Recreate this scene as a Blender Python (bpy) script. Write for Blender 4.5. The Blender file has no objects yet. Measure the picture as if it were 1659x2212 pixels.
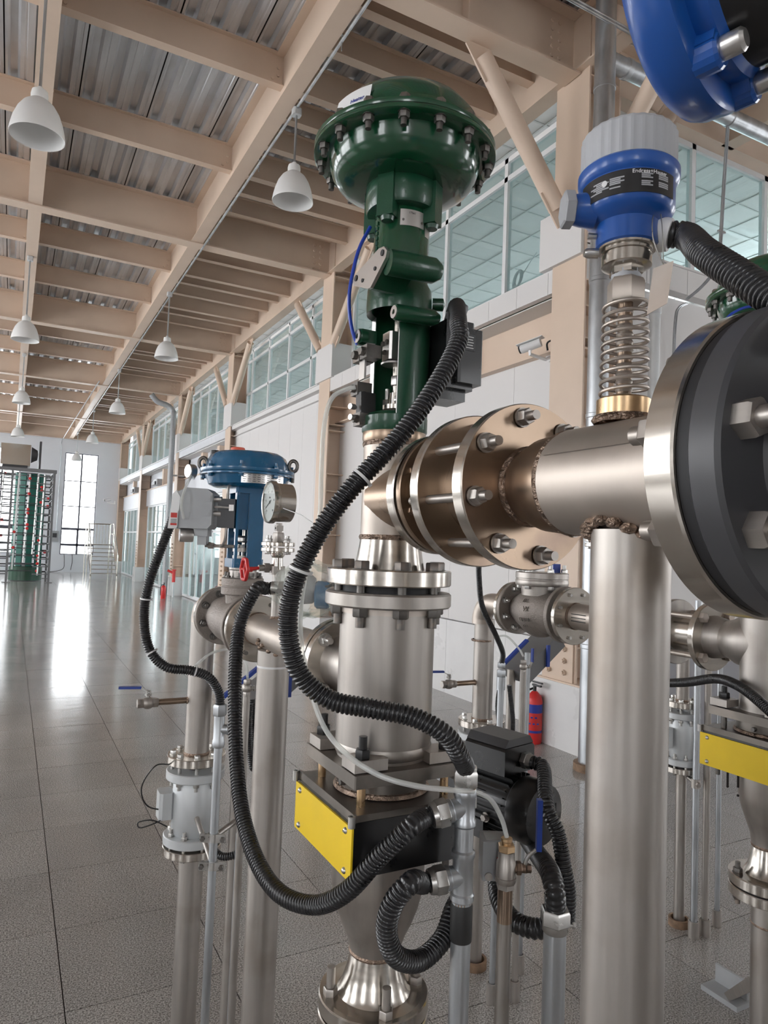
import bpy, bmesh, math, random
from mathutils import Vector, Matrix, Quaternion
random.seed(7)
SC = bpy.context.scene
COL = SC.collection
R = math.radians
PI = math.pi
# ---------------------------------------------------------------- camera
CAM = Vector((0.0, 0.0, 1.747)); FPX = 1510.0
YAW, PITCH, ROLL = R(28.0), R(2.85), R(2.18)
FW = Vector((math.sin(YAW)*math.cos(PITCH), math.cos(YAW)*math.cos(PITCH), math.sin(PITCH)))
_r = Vector((math.cos(YAW), -math.sin(YAW), 0)); _u = _r.cross(FW)
RT = math.cos(ROLL)*_r + math.sin(ROLL)*_u
UP = -math.sin(ROLL)*_r + math.cos(ROLL)*_u
cd = bpy.data.cameras.new('camera'); cam = bpy.data.objects.new('camera', cd); COL.objects.link(cam)
cd.sensor_fit = 'VERTICAL'; cd.sensor_height = 36.0; cd.lens = FPX*36.0/2212.0
cd.clip_start = 0.02; cd.clip_end = 300
cam.matrix_world = Matrix(((RT.x, UP.x, -FW.x, CAM.x), (RT.y, UP.y, -FW.y, CAM.y), (RT.z, UP.z, -FW.z, CAM.z), (0, 0, 0, 1)))
SC.camera = cam
# ---------------------------------------------------------------- light
W = bpy.data.worlds.new('overcast_sky'); SC.world = W; W.use_nodes = True
_n = W.node_tree.nodes; _bg = _n['Background']
_bg.inputs[0].default_value = (0.96, 0.975, 1.0, 1); _bg.inputs[1].default_value = 8.5
SC.view_settings.view_transform = 'Standard'; SC.view_settings.look = 'None'
SC.view_settings.gamma = 1.0; SC.view_settings.use_curve_mapping = False
SC.view_settings.exposure = 0.0
# ---------------------------------------------------------------- pixel helpers (photo 1659 x 2212)
def ray(px, py):
    return RT*((px-829.5)/FPX) + UP*(-(py-1106.0)/FPX) + FW
def onx(px, py, x): d = ray(px, py); return CAM + d*((x-CAM.x)/d.x)
def ony(px, py, y): d = ray(px, py); return CAM + d*((y-CAM.y)/d.y)
def onz(px, py, z=0.0): d = ray(px, py); return CAM + d*((z-CAM.z)/d.z)
def dep(px, py, zc): return CAM + ray(px, py)*zc
def proj(p):
    v = Vector(p)-CAM; z = v.dot(FW); return (829.5+FPX*v.dot(RT)/z, 1106-FPX*v.dot(UP)/z, z)
def zat(x, y, py):
    lo, hi = -2.0, 9.0
    for _ in range(50):
        m = (lo+hi)/2
        if proj((x, y, m))[1] > py: lo = m
        else: hi = m
    return lo
# ---------------------------------------------------------------- materials
def _nt(name):
    m = bpy.data.materials.new(name); m.use_nodes = True
    return m, m.node_tree, m.node_tree.nodes['Principled BSDF']
def mat(name, col, rough=.5, metal=0.0, var=.08, vscale=6.0, bump=0.0, bscale=60.0, stretch=None, stain=None, stain_amt=.5, stain_scale=3.0, rvar=.1, spec=.5, coat=0.0, randobj=0.0):
    m, t, b = _nt(name); N, L = t.nodes, t.links
    tc = N.new('ShaderNodeTexCoord'); mp = N.new('ShaderNodeMapping'); L.new(tc.outputs['Object'], mp.inputs[0])
    if stretch: mp.inputs['Scale'].default_value = stretch
    n1 = N.new('ShaderNodeTexNoise'); n1.inputs['Scale'].default_value = vscale; n1.inputs['Detail'].default_value = 5
    L.new(mp.outputs[0], n1.inputs['Vector'])
    rp = N.new('ShaderNodeValToRGB'); L.new(n1.outputs['Fac'], rp.inputs[0])
    c0 = tuple(max(0, c*(1-var)) for c in col); c1 = tuple(min(1, c*(1+var)) for c in col)
    rp.color_ramp.elements[0].position = .3; rp.color_ramp.elements[1].position = .7
    rp.color_ramp.elements[0].color = (*c0, 1); rp.color_ramp.elements[1].color = (*c1, 1)
    out = rp.outputs[0]
    if stain:
        n2 = N.new('ShaderNodeTexNoise'); n2.inputs['Scale'].default_value = stain_scale; n2.inputs['Detail'].default_value = 8
        L.new(tc.outputs['Object'], n2.inputs['Vector'])
        r2 = N.new('ShaderNodeValToRGB'); L.new(n2.outputs['Fac'], r2.inputs[0])
        r2.color_ramp.elements[0].position = .52; r2.color_ramp.elements[1].position = .72
        r2.color_ramp.elements[0].color = (0, 0, 0, 1); r2.color_ramp.elements[1].color = (stain_amt,)*3+(1,)
        mx = N.new('ShaderNodeMix'); mx.data_type = 'RGBA'
        L.new(r2.outputs[0], mx.inputs['Factor']); L.new(out, mx.inputs['A']); mx.inputs['B'].default_value = (*stain, 1)
        out = mx.outputs['Result']
    if randobj:
        oi = N.new('ShaderNodeObjectInfo'); hs = N.new('ShaderNodeHueSaturation')
        ma = N.new('ShaderNodeMapRange'); ma.inputs['To Min'].default_value = 1-randobj; ma.inputs['To Max'].default_value = 1+randobj
        L.new(oi.outputs['Random'], ma.inputs['Value']); L.new(ma.outputs[0], hs.inputs['Value']); L.new(out, hs.inputs['Color']); out = hs.outputs[0]
    L.new(out, b.inputs['Base Color'])
    b.inputs['Metallic'].default_value = metal
    if rvar:
        mr = N.new('ShaderNodeMapRange'); L.new(n1.outputs['Fac'], mr.inputs['Value'])
        mr.inputs['To Min'].default_value = max(.02, rough-rvar); mr.inputs['To Max'].default_value = min(1, rough+rvar)
        L.new(mr.outputs[0], b.inputs['Roughness'])
    else: b.inputs['Roughness'].default_value = rough
    b.inputs['Specular IOR Level'].default_value = spec
    if coat: b.inputs['Coat Weight'].default_value = coat; b.inputs['Coat Roughness'].default_value = .08
    if bump:
        n3 = N.new('ShaderNodeTexNoise'); n3.inputs['Scale'].default_value = bscale; n3.inputs['Detail'].default_value = 4
        L.new(mp.outputs[0], n3.inputs['Vector'])
        bp = N.new('ShaderNodeBump'); bp.inputs['Strength'].default_value = bump; bp.inputs['Distance'].default_value = .01
        L.new(n3.outputs['Fac'], bp.inputs['Height']); L.new(bp.outputs[0], b.inputs['Normal'])
    return m
def glassmat(name, col, alpha, rough=.03):
    m, t, b = _nt(name); N, L = t.nodes, t.links
    b.inputs['Base Color'].default_value = (*col, 1); b.inputs['Roughness'].default_value = rough
    tr = N.new('ShaderNodeBsdfTransparent'); tr.inputs[0].default_value = (*col, 1)
    gl = N.new('ShaderNodeBsdfGlossy'); gl.inputs['Roughness'].default_value = rough; gl.inputs[0].default_value = (.9, .95, .95, 1)
    lf = N.new('ShaderNodeLayerWeight'); lf.inputs[0].default_value = .5
    pw = N.new('ShaderNodeMath'); pw.operation = 'POWER'; pw.inputs[1].default_value = 4.0; L.new(lf.outputs['Facing'], pw.inputs[0])
    lw = N.new('ShaderNodeMath'); lw.operation = 'MULTIPLY_ADD'; lw.inputs[1].default_value = .8; lw.inputs[2].default_value = .035; L.new(pw.outputs[0], lw.inputs[0])
    mx = N.new('ShaderNodeMixShader'); L.new(lw.outputs[0], mx.inputs[0]); L.new(tr.outputs[0], mx.inputs[1]); L.new(gl.outputs[0], mx.inputs[2])
    if alpha > 0:
        df = N.new('ShaderNodeBsdfDiffuse'); df.inputs[0].default_value = (*col, 1)
        m2 = N.new('ShaderNodeMixShader'); m2.inputs[0].default_value = alpha
        L.new(mx.outputs[0], m2.inputs[1]); L.new(df.outputs[0], m2.inputs[2]); mx = m2
    L.new(mx.outputs[0], N['Material Output'].inputs[0]); N.remove(b)
    return m
def emat(name, col, s):
    m, t, b = _nt(name)
    b.inputs['Base Color'].default_value = (*col, 1); b.inputs['Emission Color'].default_value = (*col, 1); b.inputs['Emission Strength'].default_value = s
    return m
M = {}
M['beam'] = mat('beige_steel_paint', (.66, .52, .41), .45, var=.05, vscale=1.5, stain=(.45, .32, .24), stain_amt=.25, stain_scale=1.2)
M['deck'] = mat('galvanised_deck', (.66, .68, .71), .32, .7, var=.16, vscale=1.2, stretch=(6, .6, 6), stain=(.36, .30, .24), stain_amt=.4, stain_scale=1.4, randobj=.08)
M['seam'] = mat('deck_joint_shadow_gap', (.05, .05, .05), .8)
M['wall'] = mat('white_wall_panel', (.68, .665, .655), .55, var=.02, vscale=.8)
M['wallcool'] = mat('white_sheet_panel', (.68, .70, .74), .4, var=.03, vscale=.8)
M['plinth'] = mat('white_stone_cladding', (.66, .655, .65), .3, var=.05, vscale=2.5)
M['greybase'] = mat('grey_wainscot', (.30, .30, .32), .4, var=.06, vscale=2)
M['frame'] = mat('white_window_frame', (.74, .75, .76), .4, var=.02)
M['darkframe'] = mat('dark_window_frame', (.10, .10, .13), .4, var=.02)
M['gasket'] = mat('black_gasket', (.015, .015, .017), .6, var=.1)
M['glass'] = glassmat('teal_window_glass', (.77, .855, .855), .05)
M['clearglass'] = glassmat('clear_window_glass', (.97, .98, .98), 0.0)
M['office'] = mat('office_ceiling_tile', (.80, .82, .82), .6, var=.02)
M['officegrid'] = mat('ceiling_grid_bar', (.62, .66, .66), .5, var=.02)
M['lampwhite'] = mat('white_lamp_enamel', (.78, .78, .77), .35, var=.02)
M['galv'] = mat('galvanised_pipe', (.46, .48, .50), .36, .88, var=.22, vscale=9, stretch=(1, 1, .35))
M['galvpaint'] = mat('grey_painted_pipe', (.58, .60, .61), .42, .35, var=.06, vscale=6)
M['tile'] = None
def tilemat():
    m, t, b = _nt('speckled_granite_tile'); N, L = t.nodes, t.links
    tc = N.new('ShaderNodeTexCoord'); ge = N.new('ShaderNodeNewGeometry')
    n1 = N.new('ShaderNodeTexNoise'); n1.inputs['Scale'].default_value = 160; n1.inputs['Detail'].default_value = 3; L.new(ge.outputs['Position'], n1.inputs['Vector'])
    r1 = N.new('ShaderNodeValToRGB'); L.new(n1.outputs['Fac'], r1.inputs[0])
    e = r1.color_ramp.elements; e[0].position = .36; e[0].color = (.125, .117, .11, 1); e[1].position = .64; e[1].color = (.50, .475, .45, 1)
    n2 = N.new('ShaderNodeTexNoise'); n2.inputs['Scale'].default_value = 1.1; n2.inputs['Detail'].default_value = 6; L.new(ge.outputs['Position'], n2.inputs['Vector'])
    mr = N.new('ShaderNodeMapRange'); L.new(n2.outputs['Fac'], mr.inputs['Value']); mr.inputs['From Min'].default_value = .3; mr.inputs['From Max'].default_value = .7
    mr.inputs['To Min'].default_value = .85; mr.inputs['To Max'].default_value = 1.12
    oi = N.new('ShaderNodeObjectInfo'); m3 = N.new('ShaderNodeMapRange'); L.new(oi.outputs['Random'], m3.inputs['Value']); m3.inputs['To Min'].default_value = .93; m3.inputs['To Max'].default_value = 1.07
    mu = N.new('ShaderNodeMath'); mu.operation = 'MULTIPLY'; L.new(mr.outputs[0], mu.inputs[0]); L.new(m3.outputs[0], mu.inputs[1])
    hs = N.new('ShaderNodeHueSaturation'); L.new(mu.outputs[0], hs.inputs['Value']); L.new(r1.outputs[0], hs.inputs['Color'])
    L.new(hs.outputs[0], b.inputs['Base Color'])
    mp = N.new('ShaderNodeMapping'); mp.inputs['Scale'].default_value = (2.2, 9, 1); L.new(ge.outputs['Position'], mp.inputs[0])
    n4 = N.new('ShaderNodeTexNoise'); n4.inputs['Scale'].default_value = 1.3; n4.inputs['Detail'].default_value = 3; L.new(mp.outputs[0], n4.inputs['Vector'])
    r4 = N.new('ShaderNodeMapRange'); L.new(n4.outputs['Fac'], r4.inputs['Value']); r4.inputs['To Min'].default_value = .05; r4.inputs['To Max'].default_value = .22; L.new(r4.outputs[0], b.inputs['Roughness'])
    bp = N.new('ShaderNodeBump'); bp.inputs['Strength'].default_value = .06; bp.inputs['Distance'].default_value = .004; L.new(n4.outputs['Fac'], bp.inputs['Height']); L.new(bp.outputs[0], b.inputs['Normal'])
    return m
M['tile'] = tilemat()
M['grout'] = mat('dark_grout', (.12, .10, .09), .8)
# ---------------------------------------------------------------- mesh builder
def frame_z(d):
    d = Vector(d).normalized(); a = Vector((1, 0, 0)) if abs(d.x) < .9 else Vector((0, 1, 0))
    x = (a - d*a.dot(d)).normalized(); return x, d.cross(x), d
class MB:
    def __init__(s): s.v = []; s.f = []
    def add(s, vs, fs):
        o = len(s.v); s.v += [Vector(v) for v in vs]; s.f += [tuple(i+o for i in f) for f in fs]; return s
    def box(s, a, b, rot=None, piv=None):
        x0, y0, z0 = (min(a[i], b[i]) for i in range(3)); x1, y1, z1 = (max(a[i], b[i]) for i in range(3))
        vs = [Vector(p) for p in ((x0,y0,z0),(x1,y0,z0),(x1,y1,z0),(x0,y1,z0),(x0,y0,z1),(x1,y0,z1),(x1,y1,z1),(x0,y1,z1))]
        if rot is not None:
            pv = Vector(piv) if piv is not None else (vs[0]+vs[6])/2
            vs = [rot @ (v-pv) + pv for v in vs]
        return s.add(vs, [(0,3,2,1),(4,5,6,7),(0,1,5,4),(1,2,6,5),(2,3,7,6),(3,0,4,7)])
    def obox(s, c, sx, sy, sz, X, Y, Z):
        c = Vector(c); vs = []
        for k in (-.5, .5):
            for i, j in ((-.5,-.5),(.5,-.5),(.5,.5),(-.5,.5)): vs.append(c+X*(i*sx)+Y*(j*sy)+Z*(k*sz))
        return s.add(vs, [(0,3,2,1),(4,5,6,7),(0,1,5,4),(1,2,6,5),(2,3,7,6),(3,0,4,7)])
    def cbox(s, c, sz, bev=.0):
        c = Vector(c); h = Vector(sz)/2
        if not bev: return s.box(c-h, c+h)
        return s.prism([(c.x-h.x+bev, c.y-h.y), (c.x+h.x-bev, c.y-h.y), (c.x+h.x, c.y-h.y+bev), (c.x+h.x, c.y+h.y-bev), (c.x+h.x-bev, c.y+h.y), (c.x-h.x+bev, c.y+h.y), (c.x-h.x, c.y+h.y-bev), (c.x-h.x, c.y-h.y+bev)], c.z-h.z, c.z+h.z)
    def prism(s, poly, z0, z1):
        n = len(poly); vs = [(p[0], p[1], z0) for p in poly]+[(p[0], p[1], z1) for p in poly]
        return s.add(vs, [tuple(range(n-1, -1, -1)), tuple(range(n, 2*n))]+[(i, (i+1) % n, n+(i+1) % n, n+i) for i in range(n)])
    def extr(s, poly, o, X, Y, D):
        # 2-D poly in frame (o, X, Y), extruded by vector D
        n = len(poly); o = Vector(o); D = Vector(D); a = [o+X*p[0]+Y*p[1] for p in poly]; b = [p+D for p in a]
        return s.add(a+b, [tuple(range(n-1, -1, -1)), tuple(range(n, 2*n))]+[(i, (i+1) % n, n+(i+1) % n, n+i) for i in range(n)])
    def lathe(s, prof, o, d=(0, 0, 1), n=32, ang=2*PI, a0=0.0, caps=True):
        # prof: list of (r, h) along axis d from o
        o = Vector(o); X, Y, Z = frame_z(d); full = ang > 2*PI-1e-4; m = n if full else n+1; vs = []
        for r, h in prof:
            for i in range(m):
                a = a0+ang*i/n; vs.append(o+Z*h+X*(r*math.cos(a))+Y*(r*math.sin(a)))
        fs = []
        for k in range(len(prof)-1):
            for i in range(n):
                j = (i+1) % m if full else i+1
                fs.append((k*m+i, k*m+j, (k+1)*m+j, (k+1)*m+i))
        if caps and full:
            if prof[0][0] > 1e-6: fs.append(tuple(range(m-1, -1, -1)))
            if prof[-1][0] > 1e-6: fs.append(tuple((len(prof)-1)*m+i for i in range(m)))
        return s.add(vs, fs)
    def cyl(s, p0, p1, r, n=20, r2=None):
        p0 = Vector(p0); p1 = Vector(p1); h = (p1-p0).length
        return s.lathe([(r, 0), (r if r2 is None else r2, h)], p0, p1-p0, n)
    def ring(s, o, d, r0, r1, h, n=32, bev=0.0):
        b = bev
        if b: return s.lathe([(r0, 0), (r1-b, 0), (r1, b), (r1, h-b), (r1-b, h), (r0, h), (r0, 0)], o, d, n, caps=False)
        return s.lathe([(r0, 0), (r1, 0), (r1, h), (r0, h), (r0, 0)], o, d, n, caps=False)
    def disc(s, o, d, r, h, n=32, bev=0.0):
        b = bev
        return s.lathe([(r-b, 0), (r, b), (r, h-b), (r-b, h)] if b else [(r, 0), (r, h)], o, d, n)
    def hexp(s, o, d, r, h): return s.lathe([(r*.93, 0), (r, h*.08), (r, h*.85), (r*.9, h)], o, d, 6)
    def tube(s, pts, r, n=10, rf=None, caps=True):
        pts = [Vector(p) for p in pts]; m = len(pts); vs = []; fs = []
        t = [(pts[min(i+1, m-1)]-pts[max(i-1, 0)]).normalized() for i in range(m)]
        X, Y, _ = frame_z(t[0])
        for i in range(m):
            if i:
                q = t[i-1].rotation_difference(t[i]); X = q @ X; Y = q @ Y
            rr = rf(i) if rf else r
            for k in range(n):
                a = 2*PI*k/n; vs.append(pts[i]+X*(rr*math.cos(a))+Y*(rr*math.sin(a)))
        for i in range(m-1):
            for k in range(n): fs.append((i*n+k, i*n+(k+1) % n, (i+1)*n+(k+1) % n, (i+1)*n+k))
        if caps: fs += [tuple(range(n-1, -1, -1)), tuple((m-1)*n+k for k in range(n))]
        return s.add(vs, fs)
    def sphere(s, c, r, n=16, sx=1, sy=1, sz=1):
        c = Vector(c); prof = [(max(1e-5, math.sin(PI*k/(n//2)))*r, -math.cos(PI*k/(n//2))*r) for k in range(n//2+1)]
        o = len(s.v); s.lathe(prof, (0, 0, 0), (0, 0, 1), n, caps=False)
        for i in range(o, len(s.v)): v = s.v[i]; s.v[i] = Vector((c.x+v.x*sx, c.y+v.y*sy, c.z+v.z*sz))
        return s
    def mesh(s, name, org=(0, 0, 0), smooth=35):
        o = Vector(org); me = bpy.data.meshes.new(name); me.from_pydata([tuple(v-o) for v in s.v], [], s.f); me.update()
        if smooth:
            me.shade_smooth(); me.set_sharp_from_angle(angle=R(smooth))
        return me
def origin(o):
    p = Vector((0, 0, 0))
    while o is not None: p += o.location; o = o.parent
    return p
def part(mb, name, m, parent=None, kind=None, label=None, smooth=35):
    me = mb.mesh(name, origin(parent), smooth); me.materials.append(M[m] if isinstance(m, str) else m)
    o = bpy.data.objects.new(name, me); COL.objects.link(o); o.parent = parent
    if kind: o['kind'] = kind
    if label: o['label'] = label
    return o
def inst(me, name, parent, loc, rot=None, scale=None):
    o = bpy.data.objects.new(name, me); COL.objects.link(o); o.parent = parent
    o.location = Vector(loc)-origin(parent)
    if rot is not None: o.rotation_mode = 'QUATERNION'; o.rotation_quaternion = rot
    if scale is not None: o.scale = scale
    return o
def tag(o, label, cat, group=None):
    o['label'] = label; o['category'] = cat
    if group: o['group'] = group
    return o
def thing(name, label, cat, loc, group=None):
    o = bpy.data.objects.new(name, None); COL.objects.link(o); o.location = loc; o.empty_display_size = .05
    return tag(o, label, cat, group)
def struct(name, loc=(0, 0, 0)):
    o = bpy.data.objects.new(name, None); COL.objects.link(o); o.location = loc; o['kind'] = 'structure'; return o
def mk(mb, m, name='shared', smooth=35):
    me = mb.mesh(name, (0, 0, 0), smooth); me.materials.append(M[m] if isinstance(m, str) else m); return me
def qz(d): return Vector((0, 0, 1)).rotation_difference(Vector(d).normalized())
def catmull(pts, n=12):
    P = [Vector(p) for p in pts]; P = [P[0]*2-P[1]]+P+[P[-1]*2-P[-2]]; out = []
    for i in range(1, len(P)-2):
        a, b, c, d = P[i-1], P[i], P[i+1], P[i+2]
        for k in range(n):
            t = k/n; out.append(.5*((2*b)+(c-a)*t+(2*a-5*b+4*c-d)*t*t+(3*b-a-3*c+d)*t**3))
    out.append(P[-2]); return out
def resample(pts, step):
    out = [pts[0].copy()]; acc = 0.0
    for i in range(1, len(pts)):
        a, b = pts[i-1], pts[i]; L = (b-a).length; p = step-acc
        while p <= L and L > 1e-9: out.append(a.lerp(b, p/L)); p += step
        acc = L-(p-step)
    return out
# ================================================================ SETTING
CY = [4.92, 10.72, 16.62, 22.45, 29.4, 35.9]          # column lines along the hall
LWIN = 3.0; YF = 36.0; XL = -8.8; YB = -7.0; XR = 13.0; ZD = 6.85
CX = [-8.8, -6.6, -4.4, -2.18, .04, 2.25]              # girder lines
# ---- floor with 600 mm tiles
floor = part(MB().box((XL-.3, YB-.3, -.2), (XR+.3, YF+.3, -.012)), 'floor', 'grout'); floor['kind'] = 'structure'
TX0, TY0, TS = .274, 2.856, .6
tl = []
for i in range(-16, 22):
    for j in range(-17, 56):
        x, y = TX0+i*TS, TY0+j*TS
        if x < XL or x+TS > XR+.6 or y < YB or y+TS > YF+.6: continue
        c = Vector((x+.3, y+.3, 0)); v = c-CAM; zc = v.dot(FW)
        vis = 0
        if zc > .4:
            q = proj(c)
            if -120 < q[0] < 1780 and q[1] < 2330: vis = 1/zc/zc
        tl.append((vis, x, y))
tl.sort(reverse=True)
_tm = mk(MB().prism([(.002,.002),(.598,.002),(.598,.598),(.002,.598)], -.012, 0), 'tile', 'tile', smooth=0)
for v, x, y in tl[:300]: inst(_tm, 'tile', floor, (x, y, random.uniform(-.0006, .0004)))
_b = MB()
for v, x, y in tl[300:]: _b.box((x+.002, y+.002, -.012), (x+.598, y+.598, 0))
part(_b, 'tile', 'tile', floor, 'stuff', smooth=0)
# ---- ceiling: deck sheets, main beams, girders, purlins
ceiling = struct('ceiling')
def sheet(L):
    # trapezoid deck sheet .76 wide, ribs along Y
    b = MB(); prof = [(0.006, .0)]
    for k in range(3):
        o = k*.2513
        prof += [(o+.03, 0), (o+.055, .052), (o+.125, .052), (o+.15, 0), (o+.19, 0), (o+.197, .008), (o+.21, .008), (o+.217, 0)]
    prof.append((.752, 0)); n = len(prof)
    vs = [(p[0], 0, p[1]) for p in prof]+[(p[0], L, p[1]) for p in prof]
    b.add(vs, [(i, n+i, n+i+1, i+1) for i in range(n-1)]); return b
YS = [YB] + [-.9] + CY
for k in range(len(YS)-1):
    L = YS[k+1]-YS[k]; me = mk(sheet(L), 'deck', 'deck_sheet', smooth=0)
    me.name = 'deck_sheet'
    xk = .41
    while xk-.76 > XL-.4: xk -= .76
    while xk < (XR if k < 2 else 4.7):
        inst(me, 'deck_sheet', ceiling, (xk, YS[k], ZD)); xk += .76
part(MB().box((XL-.3, YB-.3, ZD+.056), (XR+.3, YF+.3, ZD+.2)), 'roof_slab', 'seam', ceiling)
def ibeam(axis, c0, c1, other, z0, z1, w, tf=.014, tw=.010):
    b = MB()
    def bx(o0, o1, za, zb):
        if axis == 'x': b.box((c0, other+o0, za), (c1, other+o1, zb))
        else: b.box((other+o0, c0, za), (other+o1, c1, zb))
    bx(-w/2, w/2, z0, z0+tf); bx(-tw/2, tw/2, z0+tf, z1-tf); bx(-w/2, w/2, z1-tf, z1); return b
for y in [-.9]+CY[:-1]+[35.85]:
    part(ibeam('x', XL, 4.47 if y > 4 else XR, y, 6.25, ZD-.002, .22, .018, .012), 'main_beam', 'beam', ceiling, smooth=0)
for x in CX[1:]+[4.5, 6.7, 8.9, 11.1]:
    for k in range(len(YS)-1):
        if x > 4.6 and k > 1: continue
        part(ibeam('y', YS[k]+.012, YS[k+1]-.012, x, 6.27, ZD-.002, .175, .014, .010), 'girder' if x < 4.4 else 'edge_beam', 'beam', ceiling, smooth=0)
pur = {}
bolt_mesh = mk(MB().hexp((0, 0, 0), (0, 0, 1), .016, .014).cyl((0, 0, .014), (0, 0, .022), .009, 8), 'beam', 'beam_bolt')
for k in range(len(YS)-1):
    Y0, Y1 = YS[k], YS[k+1]; sp = (Y1-Y0)/3
    for gi in range(len(CX)):
        x0 = CX[gi]; x1 = CX[gi+1] if gi+1 < len(CX) else 4.5
        dense = gi == len(CX)-1
        q = 9 if dense else 3
        for j in range(1, q):
            y = Y0+(Y1-Y0)*j/q; deep = j % 3 == 0 or not dense
            part(ibeam('x', x0+.006, x1-.006, y, 6.5 if deep else 6.58, ZD-.002, .11, .01, .008), 'purlin', 'beam', ceiling, smooth=0)
            if deep and y > 3:
                b = MB()
                for dx, dz in ((.06, .12), (.12, .07), (.06, .2)):
                    b.hexp((x1-dx, y-.005, 6.5+dz), (0, -1, 0), .018, .016); b.hexp((x0+dx, y-.005, 6.5+dz), (0, -1, 0), .018, .016)
                part(b, 'bolt_group', 'beam', ceiling)
# bolted end plates of the main beams at the columns
for y in CY[1:5]:
    b = MB()
    for a in range(2):
        for z in range(5): b.hexp((4.2+.11*a, y-.006, 6.33+.1*z), (0, -1, 0), .028, .02)
    part(b, 'bolt_group', 'beam', ceiling)
for y in (CY[0],):
    b = MB()
    for a in range(2):
        for z in range(6): b.hexp((4.2+.09*a, y-.006, 6.31+.085*z), (0, -1, 0), .02, .012)
    part(b, 'bolt_group', 'beam', ceiling)
    part(MB().box((3.2, y-.1, 6.27), (3.212, y-.006, ZD-.02)), 'stiffener', 'beam', ceiling, smooth=0)
# ---- right wall
wr = struct('wall_right')
def hcol(x0, x1, y, z0, z1, w=.44):
    b = MB(); b.box((x0, y-w/2, z0), (x0+.02, y+w/2, z1)); b.box((x1-.02, y-w/2, z0), (x1, y+w/2, z1)); b.box((x0+.02, y-.008, z0), (x1-.02, y+.008, z1))
    for z in (.9, 1.9, 2.62, 2.9, 3.62, 3.72, 4.02, 4.26, 4.6, 6.2, 6.32):
        if z0 < z < z1: b.box((x0+.02, y-w/2+.02, z), (x1-.02, y+w/2-.02, z+.014))
    return b
for i, y in enumerate(CY):
    part(hcol(4.48, 4.88, y, .5, ZD), 'column', 'beam', wr, smooth=0)
    if i:
        part(MB().box((4.42, y-.36, 0), (4.98, y+.36, .57)), 'pedestal', 'plinth', wr, smooth=0)
        part(MB().box((4.45, y-.34, 4.48), (5.0, y+.34, 5.05)), 'column_casing', 'wall', wr, smooth=0)
part(MB().box((4.43, CY[0]-.46, 0), (5.0, CY[0]+.30, .585)), 'pedestal', 'plinth', wr, smooth=0)
_pb = MB(); _pb.box((4.44, CY[0]-.36, .585), (4.9, CY[0]+.24, .60)); part(_pb, 'base_plate', 'beam', wr, smooth=0)
# bolted splice plate at the foot of the near column
part(MB().box((4.462, CY[0]-.20, .60), (4.48, CY[0]+.2, 1.42)), 'splice_plate', 'beam', wr, smooth=0)
_sb = mk(MB().hexp((0, 0, 0), (0, 0, 1), .026, .022).cyl((0, 0, .02), (0, 0, .04), .015, 10), 'beam', 'bolt')
for a in (-.1, .1):
    for k in range(7): inst(_sb, 'bolt', wr, (4.462, CY[0]+a, .68+k*.105), qz((-1, 0, 0)))
for i in (2, 3, 4):
    for k in range(9): inst(_sb, 'bolt', wr, (4.47, CY[i]-.1, .7+k*.11), qz((-1, 0, 0)))
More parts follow.
